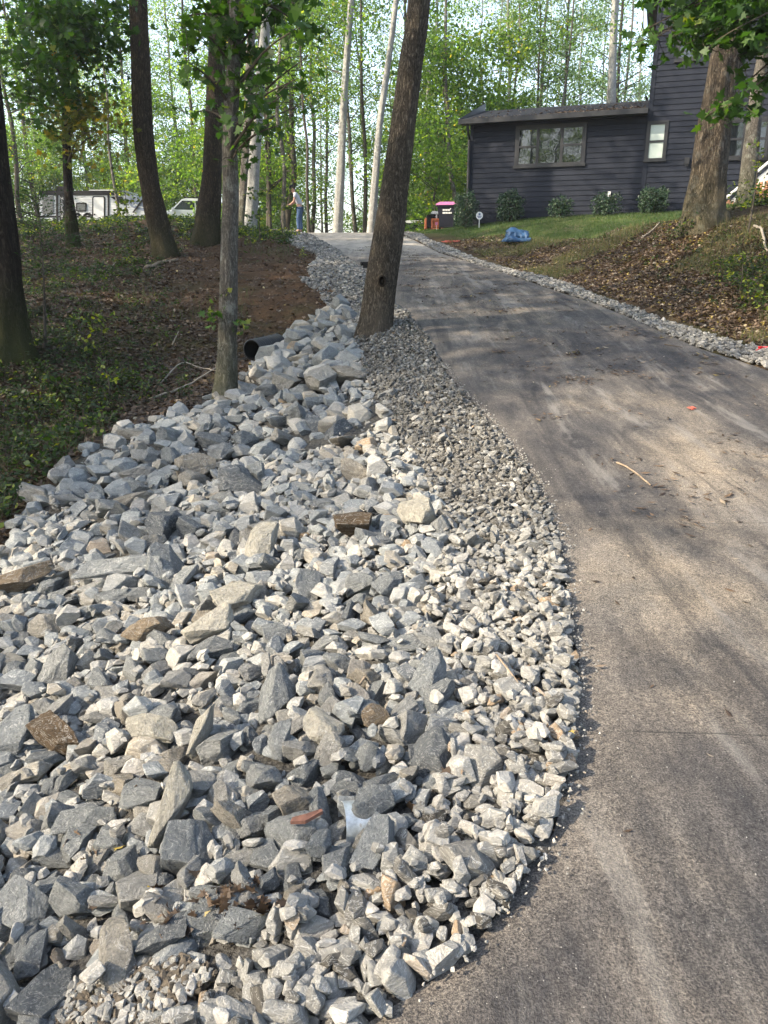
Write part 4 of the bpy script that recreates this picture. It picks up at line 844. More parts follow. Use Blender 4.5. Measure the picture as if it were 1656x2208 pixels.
# yellowing and dark sprays at upper left, on the slim black trunk and on the oak
gl = G(); gt = G(); gy_ = G()
for (u, v, Y, n_, ls, ye) in [(215, 255, 20, 70, .22, 1), (195, 225, 21, 60, .22, 1), (230, 290, 21, 34, .2, 1), (180, 200, 21, 50, .22, 0), (250, 60, 20, 100, .24, 0), (200, 30, 21, 100, .24, 0), (90, 130, 19, 110, .24, 0), (70, 60, 20, 110, .24, 0), (230, 120, 22, 70, .22, 0), (100, 180, 21, 60, .22, 0), (60, 170, 20, 60, .22, 0), (200, 80, 22, 90, .24, 1), (60, 10, 20, 90, .24, 0), (220, -10, 20, 90, .24, 0), (20, 40, 18, 110, .22, 0), (30, 120, 19, 90, .22, 0), (10, 200, 20, 60, .2, 0), (260, 20, 21, 110, .22, 0), (275, 90, 22, 80, .22, 0), (150, 10, 19, 110, .22, 0), (130, 60, 19, 80, .22, 0), (245, 170, 23, 50, .2, 0), (40, 250, 21, 40, .2, 0), (235, 235, 21, 60, .2, 1), (205, 285, 20, 50, .2, 1)]:
    a_ = trunk_pt(s3, v + 60); bough(gy_ if ye else gl, gt, a_, at(u, v, Y), n_ * 2.2, ls * .82, 1.25, r, tint=.45, rad0=.03)
for nm, g_, mm in (('branches', gt, 'twig'), ('leaves', gl, 'leaf_near'), ('autumn_leaves', gy_, 'leaf_yellow')):
    o = g_.build(nm, M[mm]); o.parent = T3; o.location = -Vector(T3.location)

# ------------------------------------------------------------------ trees outside the frame that shade the place
def off_tree(x, y, cz, cs, label, bark='bark_brown', cr=0, h=14):
    e = empty('tree', (x, y, H1(x, y))); tag(e, label, 'tree'); g = G(); P = smooth_path(np.array([(0, 0, -.4, .26), (.1, 0, 3, .22), (0, .1, 8, .17), (.1, 0, h, .06)]), 5)
    tube(g, P[:, :3], P[:, 3], 12, vertical=True, rough=.03); g.build('trunk', M[bark], e, True)
    o = bpy.data.objects.new('crown', cr); C.objects.link(o); o.parent = e; o.location = (0, 0, cz); o.scale = (cs,) * 3; return e
OFF = [(-17, 4.6, 8, .95, 1), (-19, 1.6, 9.5, .62, 1), (-16, 7.5, 7, 1.1, 1), (-22, 6, 10, 1.2, 1), (-19, 11.5, 8, 1.2, 1), (-24, 13, 9, 1.2, 1), (-17, 15.5, 8, 1.1, 1), (-23, 19, 9, 1.2, 1), (-19, 22, 8, 1.2, 1),
       (-38, 46, 4, 1.3, 1), (-33, 39, 5, 1.2, 1), (-12, -4, 9, .8, 0), (-20, -6, 9, .9, 0), (-26, 1, 9, .9, 0), (-14, -12, 8, 1, 0), (-5, -14, 8, 1, 0), (4, -14, 8, 1.1, 0), (12, -11, 8, 1.1, 0)]
for k, (x, y, cz, cs, dn) in enumerate(OFF):
    e = off_tree(x, y, cz, cs, 'tree beyond the left edge whose shade falls over the driveway' if x < -7 else 'tree standing behind the photographer', cr=(CRD[k % 2] if dn else CR[k % 3]))
    e['group'] = 'trees shading the driveway' if x < -7 else 'trees behind the photographer'

for (x, y) in [(-15, -14), (-19, -19), (-12, -19), (-23, -12), (-17, -27), (-26, -22), (-18, -9), (-8, -16), (-14, -20), (-3, -22), (3, -18), (8, -24), (-20, -26), (-11, -30), (14, -18), (-27, -18), (20, -26)]:
    tree_at(x, y, TV[(x + y) % 4], 'tall tree standing far behind the photographer', 'woods behind the photographer', 1.0)

# ------------------------------------------------------------------ ground cover
def hitmany(poly_px, n, r, ymax=60):
    pl = np.array(poly_px, float); lo = pl.min(0); hi = pl.max(0); out = []
    while len(out) < n:
        q = r.uniform(lo, hi, (200, 2)); out += list(q[pin(pl, q[:, 0], q[:, 1])])
    return np.array([hit(u, v, ymax) for u, v in out[:n]])
def world_poly(px, pad=None): return np.array([hit(u, v)[:2] for u, v in px])
def scatter(poly, n, r):
    lo = poly.min(0); hi = poly.max(0); out = np.zeros((0, 2))
    while len(out) < n:
        q = r.uniform(lo, hi, (n * 2, 2)); out = np.vstack([out, q[pin(poly, q[:, 0], q[:, 1])]])
    return out[:n]
def gz(x, y):                           # surface incl. the ground sheet's own bumps
    a_ = np.clip(np.maximum(xl(y) - x, x - xr(y)) / 1.5, 0, 1) * np.clip(1 - bil(LAWN, x, y) * .8, 0, 1)
    return H(x, y) + fbm(x, y, 1.7, 3) * .07 * a_ + fbm(x, y, 7, 4) * .022 * a_ * (1 + 1.2 * bil(DIRT, x, y))
r = np.random.default_rng(11)
leftP = world_poly([(-250, 1400), (0, 1195), (60, 1105), (160, 1005), (250, 940), (420, 890), (500, 845), (590, 765), (640, 715), (700, 672), (720, 620), (690, 560), (640, 515), (560, 500), (300, 495), (0, 490), (-200, 560), (-300, 900)])
rightP = world_poly([(1700, 775), (1500, 705), (1350, 650), (1200, 605), (1050, 556), (960, 525), (1100, 505), (1290, 515), (1330, 495), (1420, 480), (1500, 474), (1700, 462)])
g = G()
def add_litter(q, s0, s1, dens=None, tint=(.45, .25)):
    z = gz(q[:, 0], q[:, 1]) + r.uniform(.003, .03, len(q)); leaves(g, np.c_[q, z], r.uniform(s0, s1, len(q)), DIAM, np.clip(r.normal(tint[0], tint[1], len(q)), 0, 1), .72, r)
def near_bias(q, k):                    # more of the small things close by
    return q[r.random(len(q)) < np.clip(k / q[:, 1], 0, 1)]
def lowd(q): return q[r.random(len(q)) > .82 * bil(DIRT, q[:, 0], q[:, 1])]
add_litter(lowd(near_bias(scatter(leftP, 90000, r), 8)), .05, .11, tint=(.34, .24))
add_litter(near_bias(scatter(rightP, 95000, r), 10), .03, .085, tint=(.52, .3))
tag(g.build('leaf_litter', M['litter']), 'brown fallen leaves covering both banks beside the driveway', 'leaves', kind='stuff')
# leaf scraps on the asphalt and the rocks
g = G()
for _ in range(190):
    y = 4.4 + 20 * r.random() ** 1.3; x = r.uniform(xl(y) + .5, xr(y) - .2); k = int(r.integers(6, 34)); sx = r.uniform(.05, .2)
    q = np.c_[x + r.normal(0, sx, k), y + r.normal(0, sx * .8, k)]
    leaves(g, np.c_[q, zroad(q[:, 1]) + .018 + r.random(k) * .02], r.uniform(.02, .075, k), DIAM * np.array([.6, 1.2, 1]), np.clip(r.normal(.45, .28, k), 0, 1), .85, r)
for _ in range(700):
    y = 1.6 + 28 * r.random(); x = r.uniform(xl(y) + .05, xr(y)); leaves(g, np.array([[x, y, zroad(y) + .018]]), r.uniform(.012, .05), DIAM * np.array([.6, 1.3, 1]), r.random(), .85, r)
for (u, v, k) in [(520, 1975, 26), (400, 2010, 30), (330, 1960, 14), (1130, 1480, 7), (1200, 1600, 8), (940, 1570, 6), (960, 1720, 8), (1150, 1590, 6), (180, 1870, 10), (560, 1990, 16), (330, 1720, 8)]:
    p = hit(u, v); q = p[:2] + r.normal(0, .05, (k, 2)); i_ = np.clip(((q[:, 1] - HY0) / HD).astype(int), 0, HM.shape[0] - 1); j_ = np.clip(((q[:, 0] - HX0) / HD).astype(int), 0, HM.shape[1] - 1)
    leaves(g, np.c_[q, HM[i_, j_] - .005], r.uniform(.015, .05, k), MAPLE * [1, 1, 3.2], np.clip(r.normal(.4, .3, k), 0, 1), .2, r)
tag(g.build('leaf_scraps', M['litter']), 'torn leaves and twig scraps strewn over the asphalt and rocks', 'leaves', kind='stuff')
# grass blades
def blades(g, q, h0, h1, wd, r, tint):
    n = len(q); z = gz(q[:, 0], q[:, 1]); a = r.uniform(0, 2 * pi, n); h = r.uniform(h0, h1, n); ln = h[:, None] * r.normal(0, .35, (n, 2)); B = np.c_[q, z - .01]
    sd_ = np.c_[np.cos(a), np.sin(a), np.zeros(n)] * wd; tp = B + np.c_[ln, h]; V_ = np.stack([B - sd_, B + sd_, tp], 1).reshape(-1, 3)
    g.add(V_, np.arange(3 * n).reshape(n, 3), np.repeat(np.clip(tint + r.normal(0, .2, n), 0, 1), 3))
g = G(); lp = world_poly([(905, 503), (1000, 515), (1150, 535), (1290, 525), (1420, 490), (1500, 472)]); lp = np.vstack([lp, [(14, 20), (12, 24.5), (9.3, 26.3), (3.3, 31.6), (1, 32)]])
blades(g, scatter(lp, 60000, r), .04, .10, .006, r, .42)
q = scatter(rightP, 34000, r); q = q[fbm(q[:, 0], q[:, 1], 1.3, 9) > .2]; blades(g, q, .05, .2, .004, r, .78)
q = scatter(leftP, 12000, r); q = q[(fbm(q[:, 0], q[:, 1], 1.1, 12) > .35) & (q[:, 0] < -2.5)]; blades(g, q, .06, .25, .004, r, .3)
tag(g.build('grass', M['grass']), 'short lawn grass in front of the house and tufts on the banks', 'grass', kind='stuff')
# undergrowth
g = G(); gs_ = G()
def weed(p, h, rad_, n, ls, tint, tm=OVAL, r=r):
    k = max(2, n // 9)
    for _ in range(k):
        a = r.uniform(0, 6.28); e = p + np.array([cos(a) * rad_ * r.random(), sin(a) * rad_ * r.random(), h * r.uniform(.4, 1)])
        tube(gs_, np.array([p, (p + e) / 2 + [0, 0, h * .1], e]), [.004, .003, .0015], 3)
        t = r.random((n // k, 1)) ** .6; Q = p + (e - p) * t + r.normal(0, ls * .8, (n // k, 3)) * [1, 1, .5]
        leaves(g, Q, r.uniform(.6, 1.2, n // k) * ls, tm, np.clip(r.normal(tint, .2, n // k), 0, 1), .65, r)
for poly, n, h, rd_, k, ls, tn in [([(-60, 1250), (0, 1150), (130, 1000), (240, 920), (330, 860), (260, 740), (200, 640), (60, 600), (-100, 700)], 640, (.08, .3), .2, 22, .045, .42), ([(-60, 1250), (0, 1150), (130, 1000), (240, 920), (300, 860), (230, 740), (-100, 760)], 110, (.15, .4), .22, 20, .07, .58),
                          ([(200, 900), (420, 860), (400, 700), (330, 560), (180, 520), (100, 640)], 150, (.08, .32), .2, 20, .05, .48),
                          ([(60, 640), (360, 590), (440, 520), (380, 490), (40, 492), (-80, 560)], 260, (.15, .5), .3, 26, .075, .5),
                          ([(1530, 570), (1656, 560), (1700, 700), (1600, 650)], 46, (.12, .35), .25, 30, .06, .62),
                          ([(1250, 560), (1656, 700), (1700, 520), (1450, 490)], 150, (.06, .2), .15, 14, .045, .5)]:
    P_ = hitmany(poly, n, r); h = (h[0] * .6, h[1] * .6) if poly[0][1] == 640 else h
    for p in P_:
        if pin(np.array(RIP), p[0:1], p[1:2])[0]: continue
        weed(p, r.uniform(*h), rd_, k, ls * r.uniform(.7, 1.3), tn + r.normal(0, .12))
for _ in range(300):                    # taller growth along the ridge in front of the trailer
    u = r.uniform(-40, 640); Y = r.uniform(25, 31); x = xat(u, Y); p = np.array([x, Y, H1(x, Y)]); weed(p, r.uniform(.04, .26), .45, 34, .11, .55 + r.normal(0, .15))
for _ in range(26):
    u, v, Y = [(1490, 440, 16), (1600, 440, 16.8), (1640, 430, 16.6), (1625, 400, 17)][int(r.integers(4))]; x = xat(u + r.normal(0, 22), Y); weed(np.array([x, Y, H1(x, Y)]), r.uniform(.2, .7), .3, 30, .075, .68)
tag(g.build('undergrowth', M['leaf_under']), 'low leafy weeds and seedlings covering the wooded left bank', 'undergrowth', kind='stuff')
tag(gs_.build('stems', M['twig']), 'thin stems of the low weeds on the banks', 'stems', kind='stuff')
# saplings one can point at
def sapling(u, v, h, nl, ls, tint, label, lean=(0, 0), tm=MAPLE, mat='leaf_near', spread=.5, name='sapling', low=.25):
    p = hit(u, v); root = empty(name, p); tag(root, label, 'sapling'); gt = G(); gl = G(); tp = np.array([lean[0], lean[1], h])
    P = smooth_path(np.array([(0, 0, -.1), tp * .5 + [.03, 0, 0], tp]), 5); tube(gt, P, np.linspace(.012 + h * .006, .003, len(P)), 6)
    for k in range(max(5, nl // 9)):
        t = r.uniform(low, 1); b0 = tp * t; a = r.uniform(0, 6.28); L = spread * r.uniform(.4, 1) * (1.1 - t * .5); e = b0 + np.array([cos(a) * L, sin(a) * L, L * .3])
        tube(gt, np.array([b0, e]), [.004, .002], 3); m_ = 9; Q = b0 + (e - b0) * r.random((m_, 1)) ** .5 + r.normal(0, ls * .5, (m_, 3)); leaves(gl, Q, ls * r.uniform(.7, 1.2, m_), tm, np.clip(r.normal(tint, .18, m_), 0, 1), .6, r)
    gt.build('stem', M['bark_far'], root); gl.build('leaves', M[mat], root)
sapling(96, 755, 2.1, 1100, .04, .12, 'slim sapling with fine dark foliage beside the oak at the left edge', (.15, .1), DIAM, 'leaf_near', 1.25, low=.5)
sapling(215, 745, .75, 26, .085, .85, 'seedling with round pale green leaves on the shady bank', (.1, 0), OVAL, 'leaf_under', .3)
sapling(185, 770, .6, 22, .08, .8, 'seedling with pale leaves nearest the mossy foot of the oak', (-.1, 0), OVAL, 'leaf_under', .3)
sapling(545, 545, .6, 34, .09, .9, 'bright green maple sprout right behind the slender maple trunk', (0, 0), MAPLE, 'leaf_under', .35)
sapling(650, 560, .25, 12, .06, .95, 'tiny bright sprout alone on the orange soil', (0, 0), OVAL, 'leaf_under', .12)
sapling(276, 505, 1.75, 120, .13, .8, 'bright leafy sapling in front of the nose of the travel trailer', (0, 0), MAPLE, 'leaf_under', .7)
sapling(612, 512, 1.5, 110, .10, .8, 'yellow-green sapling to the left of the bending man', (-.3, 0), MAPLE, 'leaf_under', .6)
sapling(560, 520, 1.6, 120, .11, .7, 'leafy sapling at the foot of the pale grey trunk', (0, 0), MAPLE, 'leaf_under', .7)
sapling(1612, 505, 1.5, 100, .08, .85, 'leafy sprouts climbing around the smaller grey trunk by the deck steps', (0, 0), OVAL, 'leaf_under', .5)
sapling(1590, 640, .55, 70, .07, .8, 'green sprout spreading on the leafy bank at the right edge', (0, 0), OVAL, 'leaf_under', .4)
sapling(235, 870, .5, 36, .07, .75, 'yellow-green seedling at the upper edge of the rock bank', (0, 0), OVAL, 'leaf_under', .3)
# sticks
def stick(pts, r0, r1, label, mat='stick', name='stick', lift=.015, cat='stick', rel=True):
    P = []
    for q in pts:
        p = hit(q[0], q[1]); p[2] = float(gz(p[0:1], p[1:2])[0]) if not (xl(p[1]) < p[0] < xr(p[1])) else zroad(p[1]) + .012
        P.append(p + [0, 0, lift + (q[2] if len(q) > 2 else 0)])
    P = np.array(P); o0 = P[0].copy(); Q = smooth_path(P, 5) if len(P) > 2 else P; Q = Q + rng.normal(0, r0 * .25, Q.shape)
    g = G(); tube(g, Q - o0, np.linspace(r0, r1, len(Q)), 7, cap=True); o = g.build(name, M[mat], None, True); o.location = o0; tag(o, label, cat); return o
stick([(322, 862), (400, 838, .05), (468, 815, .12)], .018, .008, 'pale bare branch reaching the foot of the slender maple', 'stick_pale')
stick([(345, 828), (392, 796, .08), (432, 802, .06), (466, 817, .1)], .012, .006, 'thin forked twig above the pale branch by the maple foot', 'stick_pale')
stick([(372, 745), (386, 732, .1)], .012, .006, 'short broken twig sticking up on the dark soil bank', 'stick_pale')
stick([(228, 593), (250, 572, .1)], .02, .01, 'light broken stick lying high on the left bank', 'stick_pale')
stick([(312, 582), (350, 570), (384, 563)], .05, .035, 'fallen pale log lying across the left bank', 'stick', 'fallen_log', .03, 'log')
stick([(52, 688), (100, 676)], .08, .07, 'short rotten brown log beside the mossy oak foot', 'bark_brown', 'fallen_log', .05, 'log')
stick([(1330, 994), (1365, 1012), (1404, 1041)], .008, .006, 'straight tan stick lying on the sunlit asphalt')
stick([(1382, 515), (1402, 502, .04), (1422, 489, .1)], .018, .01, 'pale dead branch lying on the crest of the right bank', 'stick_pale')
stick([(1625, 503, .08), (1640, 516, .1), (1648, 534, .04), (1660, 542)], .024, .016, 'curved white root at the right edge of the bank', 'stick_pale', 'root', .03, 'root')
stick([(1310, 492), (1350, 493, .05)], .015, .01, 'dark thin branch on the lawn edge left of the old tree', 'twig')
stick([(1522, 472, .03), (1545, 455, .25), (1561, 432, .55)], .025, .012, 'bent dead stick leaning against the old tree foot', 'stick')
stick([(1432, 751), (1470, 757)], .007, .004, 'dark thin twig lying across the shaded asphalt', 'twig')
def on_rocks(u, v):
    p = hit(u, v); i_ = int(np.clip((p[1] - HY0) / HD, 0, HM.shape[0] - 1)); j_ = int(np.clip((p[0] - HX0) / HD, 0, HM.shape[1] - 1)); p[2] = HM[i_, j_]; return p
a_, b_ = on_rocks(775, 1515), on_rocks(808, 1455); g = G(); tube(g, np.array([a_, (a_ + b_) / 2 + [.01, 0, .02], b_]) - a_ + [0, 0, .01], [.006, .005, .003], 6); o = g.build('stick', M['stick']); o.location = a_; tag(o, 'thin forked twig resting among the middle grey rocks', 'stick')
a_, b_ = on_rocks(1068, 1450), on_rocks(1115, 1515); g = G(); tube(g, np.array([a_, (a_ + b_) / 2, b_]) - a_ + [0, 0, .02], [.004, .004, .002], 6); o = g.build('stick', M['stick']); o.location = a_; tag(o, 'thin straight twig lying on the small gravel', 'stick')
a_ = on_rocks(663, 1838); g = G(); g.add(np.array([(-.045, -.02, .0), (.0, -.026, .008), (.05, .0, .022), (.045, .012, .02), (.0, -.008, .018), (-.04, -.006, .004), (-.045, -.02, -.01), (.0, -.026, -.004), (.05, .0, .01), (.045, .012, .008), (.0, -.008, .004), (-.04, -.006, -.008)]), [np.array([[0, 1, 4, 5], [1, 2, 3, 4], [7, 6, 11, 10], [8, 7, 10, 9], [0, 6, 7, 1], [1, 7, 8, 2], [3, 9, 10, 4], [4, 10, 11, 5]])])
o = g.build('bark_chip', simple('red_bark', (.13, .062, .045), .9, .4, 40)); o.location = a_ + [0, 0, .03]; tag(o, 'reddish-brown strip of bark lying left of the half-buried metal pipe', 'bark')

# ------------------------------------------------------------------ pipes
def pipe(c, d, L, r0, label, mat, corr=.0, pitch=.05, th=.012, name='drain_pipe', n=36):
    d = np.array(d, float); d /= np.linalg.norm(d); k = max(2, int(L / pitch) * 6) if corr else 6; t = np.linspace(0, L, k); rr_ = r0 + (corr * np.sin(t / pitch * 2 * pi) if corr else 0 * t)
    g = G(); tube(g, d * t[:, None], rr_, n); root = g.build(name, M[mat], None, True); root.location = c
    g = G(); tube(g, d * np.array([[0.0], [L]]), [r0 - th, r0 - th], n)
    A = np.cross(d, [0, 0, 1.0]); A /= np.linalg.norm(A); B = np.cross(d, A); th_ = np.linspace(0, 2 * pi, n, endpoint=False)
    ring = lambda q, off: np.array([off * d + q * (cos(a) * A + sin(a) * B) for a in th_])
    V_ = np.vstack([ring(r0 + (corr * 0), 0), ring(r0 - th, 0), ring(r0 - th, L)]); idx = np.arange(n)
    g.add(V_, [np.c_[idx, (idx + 1) % n, (idx + 1) % n + n, idx + n], (idx + 2 * n)[None]]); o = g.build('inner_wall', M['black'] if mat == 'blackpipe' else M[mat], root, True); tag(root, label, 'pipe'); return root
c_ = at(543, 748, 12.0); c_[2] -= .05; pipe(c_, (.42, .9, .04), .75, .155, 'black corrugated drain pipe opening onto the top of the rock bank', 'blackpipe', .012, .055)
m, nt, b = new_mat('galvanised_steel'); n = noise_n(nt, 30, 5, .7, coords(nt)); rr_n = ramp(nt, [(.35, (.30, .33, .35)), (.6, (.52, .57, .60)), (.72, (.30, .27, .22))], n.outputs[0]); setc(b, nt, rr_n.outputs[0], .38, .6); b.inputs['Metallic'].default_value = .55; M['steel'] = m
c_ = on_rocks(738, 1795); c_[2] = c_[2] - .035
pipe(c_, (.975, .20, -.10), .085, .078, 'half-buried pale steel pipe with its open end facing left', 'steel', 0, .05, .003, 'steel_pipe')

# ------------------------------------------------------------------ travel trailer
def text_mesh(txt, size, mat, parent, loc_, rot, name='lettering', ext=.004, align='CENTER'):
    cu = bpy.data.curves.new('t', 'FONT'); cu.body = txt; cu.size = size; cu.extrude = ext; cu.align_x = align; to = bpy.data.objects.new('t', cu); C.objects.link(to)
    bpy.context.view_layer.update(); me = bpy.data.meshes.new_from_object(to); bpy.data.objects.remove(to); me.materials.clear(); me.materials.append(mat)
    o = bpy.data.objects.new(name, me); C.objects.link(o); o.parent = parent; o.location = loc_; o.rotation_euler = rot; return o
def prism(g, pts, y0, y1, t=.5):        # polygon in x-z pushed through y
    P = np.array([(p[0], y0, p[1]) for p in pts] + [(p[0], y1, p[1]) for p in pts]); n = len(pts)
    g.add(P, [np.arange(n)[None], np.arange(n, 2 * n)[::-1][None], np.array([[i, i + n, (i + 1) % n + n, (i + 1) % n] for i in range(n)])], t)
YT = 52.0; o0 = at(85, 500, YT); zt = H1(o0[0] + 4, YT); tr = empty('travel_trailer', (o0[0], YT, zt)); tag(tr, 'white travel trailer with black stripes parked behind the trees on the left', 'camper trailer')
def q(u, v): p = at(u, v, YT); return (p[0] - o0[0], p[2] - zt)
def part(root, name, mat, fn, smooth=False, parent=None):
    g = G(); fn(g); return g.build(name, M[mat], parent or root, smooth)
m, nt, b = new_mat('trailer_white'); wv = nd(nt, 'ShaderNodeTexWave'); wv.bands_direction = 'Z'; wv.inputs['Scale'].default_value = 3.2; nt.links.new(coords(nt), wv.inputs[0]); c = ramp(nt, [(0, (.30, .32, .34)), (.25, (.54, .56, .58))], wv.outputs[0]); setc(b, nt, c.outputs[0], .4, .4); bump(nt, b, wv.outputs[0], .3, .02); M['trailer'] = m
M['cap'] = simple('grey_front_cap', (.20, .23, .30), .35, .1); M['tyre'] = simple('tyre', (.02, .02, .02), .85, .2); M['rim'] = simple('rim', (.4, .4, .42), .35, .1)
M['darkglass'] = simple('dark_glass', (.02, .025, .028), .08, .2, 3, 0, .8)
part(tr, 'body', 'trailer', lambda g: prism(g, [q(85, 483), q(328, 483), q(328, 470), q(318, 438), q(270, 412), q(85, 412)][::-1], 0, 2.45))
part(tr, 'roof_band', 'black', lambda g: prism(g, [q(84, 411), q(84, 421), q(268, 421), q(262, 411)], -.04, 2.49))
part(tr, 'front_cap', 'cap', lambda g: prism(g, [q(264, 411), q(272, 430), q(283, 446), q(300, 452), q(325, 458), q(319, 437), q(271, 411)], -.03, 2.48))
part(tr, 'stripe', 'black', lambda g: prism(g, [q(121, 421), q(121, 486), q(126, 486), q(126, 421)], -.03, 0)); part(tr, 'stripe', 'black', lambda g: prism(g, [q(129, 421), q(129, 486), q(140, 486), q(140, 421)], -.03, 0))
part(tr, 'stripe', 'black', lambda g: prism(g, [q(232, 421), q(232, 484), q(236, 484), q(236, 421)], -.03, 0)); part(tr, 'stripe', 'black', lambda g: prism(g, [q(237, 424), q(262, 440), q(270, 438), q(264, 424)], -.028, 0))
part(tr, 'skirt', 'black', lambda g: prism(g, [q(85, 465), q(85, 469), q(322, 469), q(322, 465)], -.022, 0))
part(tr, 'slide_window', 'darkglass', lambda g: prism(g, [q(92, 423), q(92, 461), q(115, 461), q(115, 423)], -.05, 0))
w_ = part(tr, 'window', 'black', lambda g: prism(g, [q(164, 439), q(164, 454), q(166, 456), q(185, 456), q(187, 454), q(187, 439), q(185, 437), q(166, 437)], -.035, 0)); part(tr, 'pane', 'darkglass', lambda g: prism(g, [q(167, 440), q(167, 453), q(184, 453), q(184, 440)], -.04, -.03), parent=w_)
d_ = part(tr, 'door', 'black', lambda g: prism(g, [q(199, 426), q(199, 486), q(227, 486), q(227, 426), q(224, 423), q(202, 423)], -.03, 0)); part(tr, 'door_panel', 'white', lambda g: prism(g, [q(202, 427), q(202, 483), q(224, 483), q(224, 427), q(222, 425), q(204, 425)], -.038, -.03), parent=d_); part(tr, 'handle', 'black', lambda g: prism(g, [q(203, 461), q(203, 464), q(206, 464), q(206, 461)], -.07, -.03), parent=d_)
part(tr, 'air_conditioner', 'black', lambda g: prism(g, [q(112, 410), q(140, 410), q(139, 401), q(136, 399), q(115, 399), q(112, 402)], .8, 1.6)); part(tr, 'roof_rack', 'white', lambda g: prism(g, [q(185, 411), q(243, 411), q(240, 408), q(190, 408)], .3, 1.4))
for u in (170, 193):
    t_ = part(tr, 'wheel', 'tyre', lambda g: tube(g, np.array([(q(u, 497)[0], .0, .35), (q(u, 497)[0], .22, .35)]), [.35, .35], 20, cap=True)); part(tr, 'rim', 'rim', lambda g: tube(g, np.array([(q(u, 497)[0], -.01, .35), (q(u, 497)[0], .05, .35)]), [.2, .2], 16, cap=True), parent=t_)
for k, ch in enumerate('HIDEOUT'):
    x_, z_ = q(134.5, 431 + k * 7.0); text_mesh(ch, .25, M['white'], tr, (x_, -.045, z_), (pi / 2, 0, 0))
part(tr, 'lettering', 'white', lambda g: prism(g, [q(285, 441), q(290, 446), q(293, 442), q(300, 447), q(311, 449), q(311, 447), q(300, 444), q(292, 439), q(290, 443)], -.04, -.028))
part(tr, 'strut', 'black', lambda g: prism(g, [q(306, 430), q(286, 458), q(289, 459), q(309, 433)], -.08, -.03))

# ------------------------------------------------------------------ cars
M['carwhite'] = simple('white_paint', (.62, .65, .68), .25, .03, 2, 0, .6)
def car(loc_, rz, label, L=4.7, Wd=1.85, Hh=1.75, box=False):
    e = empty('parked_car', loc_, rz); tag(e, label, 'car'); h = Wd / 2
    lo = [(-L / 2, .35), (-L / 2, .85), (-L / 2 + .15, .98), (-.95, 1.05), (L / 2 - .1, 1.08), (L / 2, .9), (L / 2, .35)]
    gr = [(-1.05, 1.03), (-.35 if not box else -.7, Hh - .08), (-.1, Hh), (L / 2 - .6, Hh - .02), (L / 2 - .15, 1.3), (L / 2 - .08, 1.06)]
    bm = bmesh.new()
    def sect(pts, hw0, hw1, z0, z1):
        n = len(pts); vs = []
        for sgn in (-1, 1): vs.append([bm.verts.new((x, sgn * (hw0 + (hw1 - hw0) * (z - z0) / (z1 - z0)), z)) for x, z in pts])
        bm.faces.new(vs[0]); bm.faces.new(vs[1][::-1])
        for i in range(n): bm.faces.new((vs[0][i], vs[1][i], vs[1][(i + 1) % n], vs[0][(i + 1) % n]))
    sect(lo, h, h - .06, .35, 1.08); bmesh.ops.bevel(bm, geom=bm.edges[:], offset=.06, segments=2, affect='EDGES'); sect(gr, h - .09, h - .28, 1.03, Hh)
    bmesh.ops.recalc_face_normals(bm, faces=bm.faces); me = bpy.data.meshes.new('body'); bm.to_mesh(me); bm.free(); me.materials.append(M['carwhite']); o = bpy.data.objects.new('body', me); C.objects.link(o); o.parent = e
    def hw(z): return h - .09 + (-.19) * (z - 1.03) / (Hh - 1.03)
    for s_ in (-1, 1):
        for (xa, xb, xc, xd) in ((-.85, -.32, .35, .35), (.42, .42, 1.15, 1.2), (1.28, 1.23, L / 2 - .62, L / 2 - .3)):
            za, zb = 1.12, Hh - .14; g = G(); g.add([(xa, s_ * (hw(za) + .012), za), (xb, s_ * (hw(zb) + .012), zb), (xc, s_ * (hw(zb) + .012), zb), (xd, s_ * (hw(za) + .012), za)], np.array([[0, 1, 2, 3]])); g.build('side_window', M['darkglass'], e)
    def quad(nm, P, mt='darkglass'): g = G(); g.add(P, np.array([[0, 1, 2, 3]])); g.build(nm, M[mt], e)
    x0, x1 = -1.07, -.42 if not box else -.75; quad('windscreen', [(x0, -.72, 1.1), (x0, .72, 1.1), (x1, .6, Hh - .12), (x1, -.6, Hh - .12)])
    quad('rear_window', [(L / 2 - .1, -.68, 1.28), (L / 2 - .1, .68, 1.28), (L / 2 - .52, .58, Hh - .1), (L / 2 - .52, -.58, Hh - .1)])
    for s_ in (-1, 1):
        for x in (-L / 2 + .85, L / 2 - .9):
            g = G(); tube(g, np.array([(x, s_ * (h - .22), .34), (x, s_ * (h + .01), .34)]), [.34, .34], 20, cap=True); t_ = g.build('wheel', M['tyre'], e); g = G(); tube(g, np.array([(x, s_ * (h - .1), .34), (x, s_ * (h + .02), .34)]), [.2, .2], 14, cap=True); g.build('rim', M['rim'], t_)
        g = G(); g.box((-L / 2 - .01, s_ * .62 - .16, .68), (-L / 2 + .08, s_ * .62 + .16, .82)); g.build('headlight', M['white'], e)
        g = G(); g.box((-.2, s_ * .62 - .02, Hh), (L / 2 - .7, s_ * .62 + .02, Hh + .06)); g.build('roof_rail', M['black'], e)
        g = G(); g.box((-.95, s_ * (h + .02) - .09, 1.05), (-.8, s_ * (h + .02) + .09, 1.2)); g.build('mirror', M['carwhite'], e)
    return e
cy = 48.0; cx_ = xat(412, cy); car((cx_, cy, at(412, 428, cy)[2] - 1.78), R(18), 'white car half hidden behind the trunks right of the travel trailer')
cy = 44.0; cx_ = xat(880, cy); car((cx_, cy, at(880, 475, cy)[2] - 1.78), R(12), 'white car whose roof shows above the crest of the driveway', L=4.6, box=True)

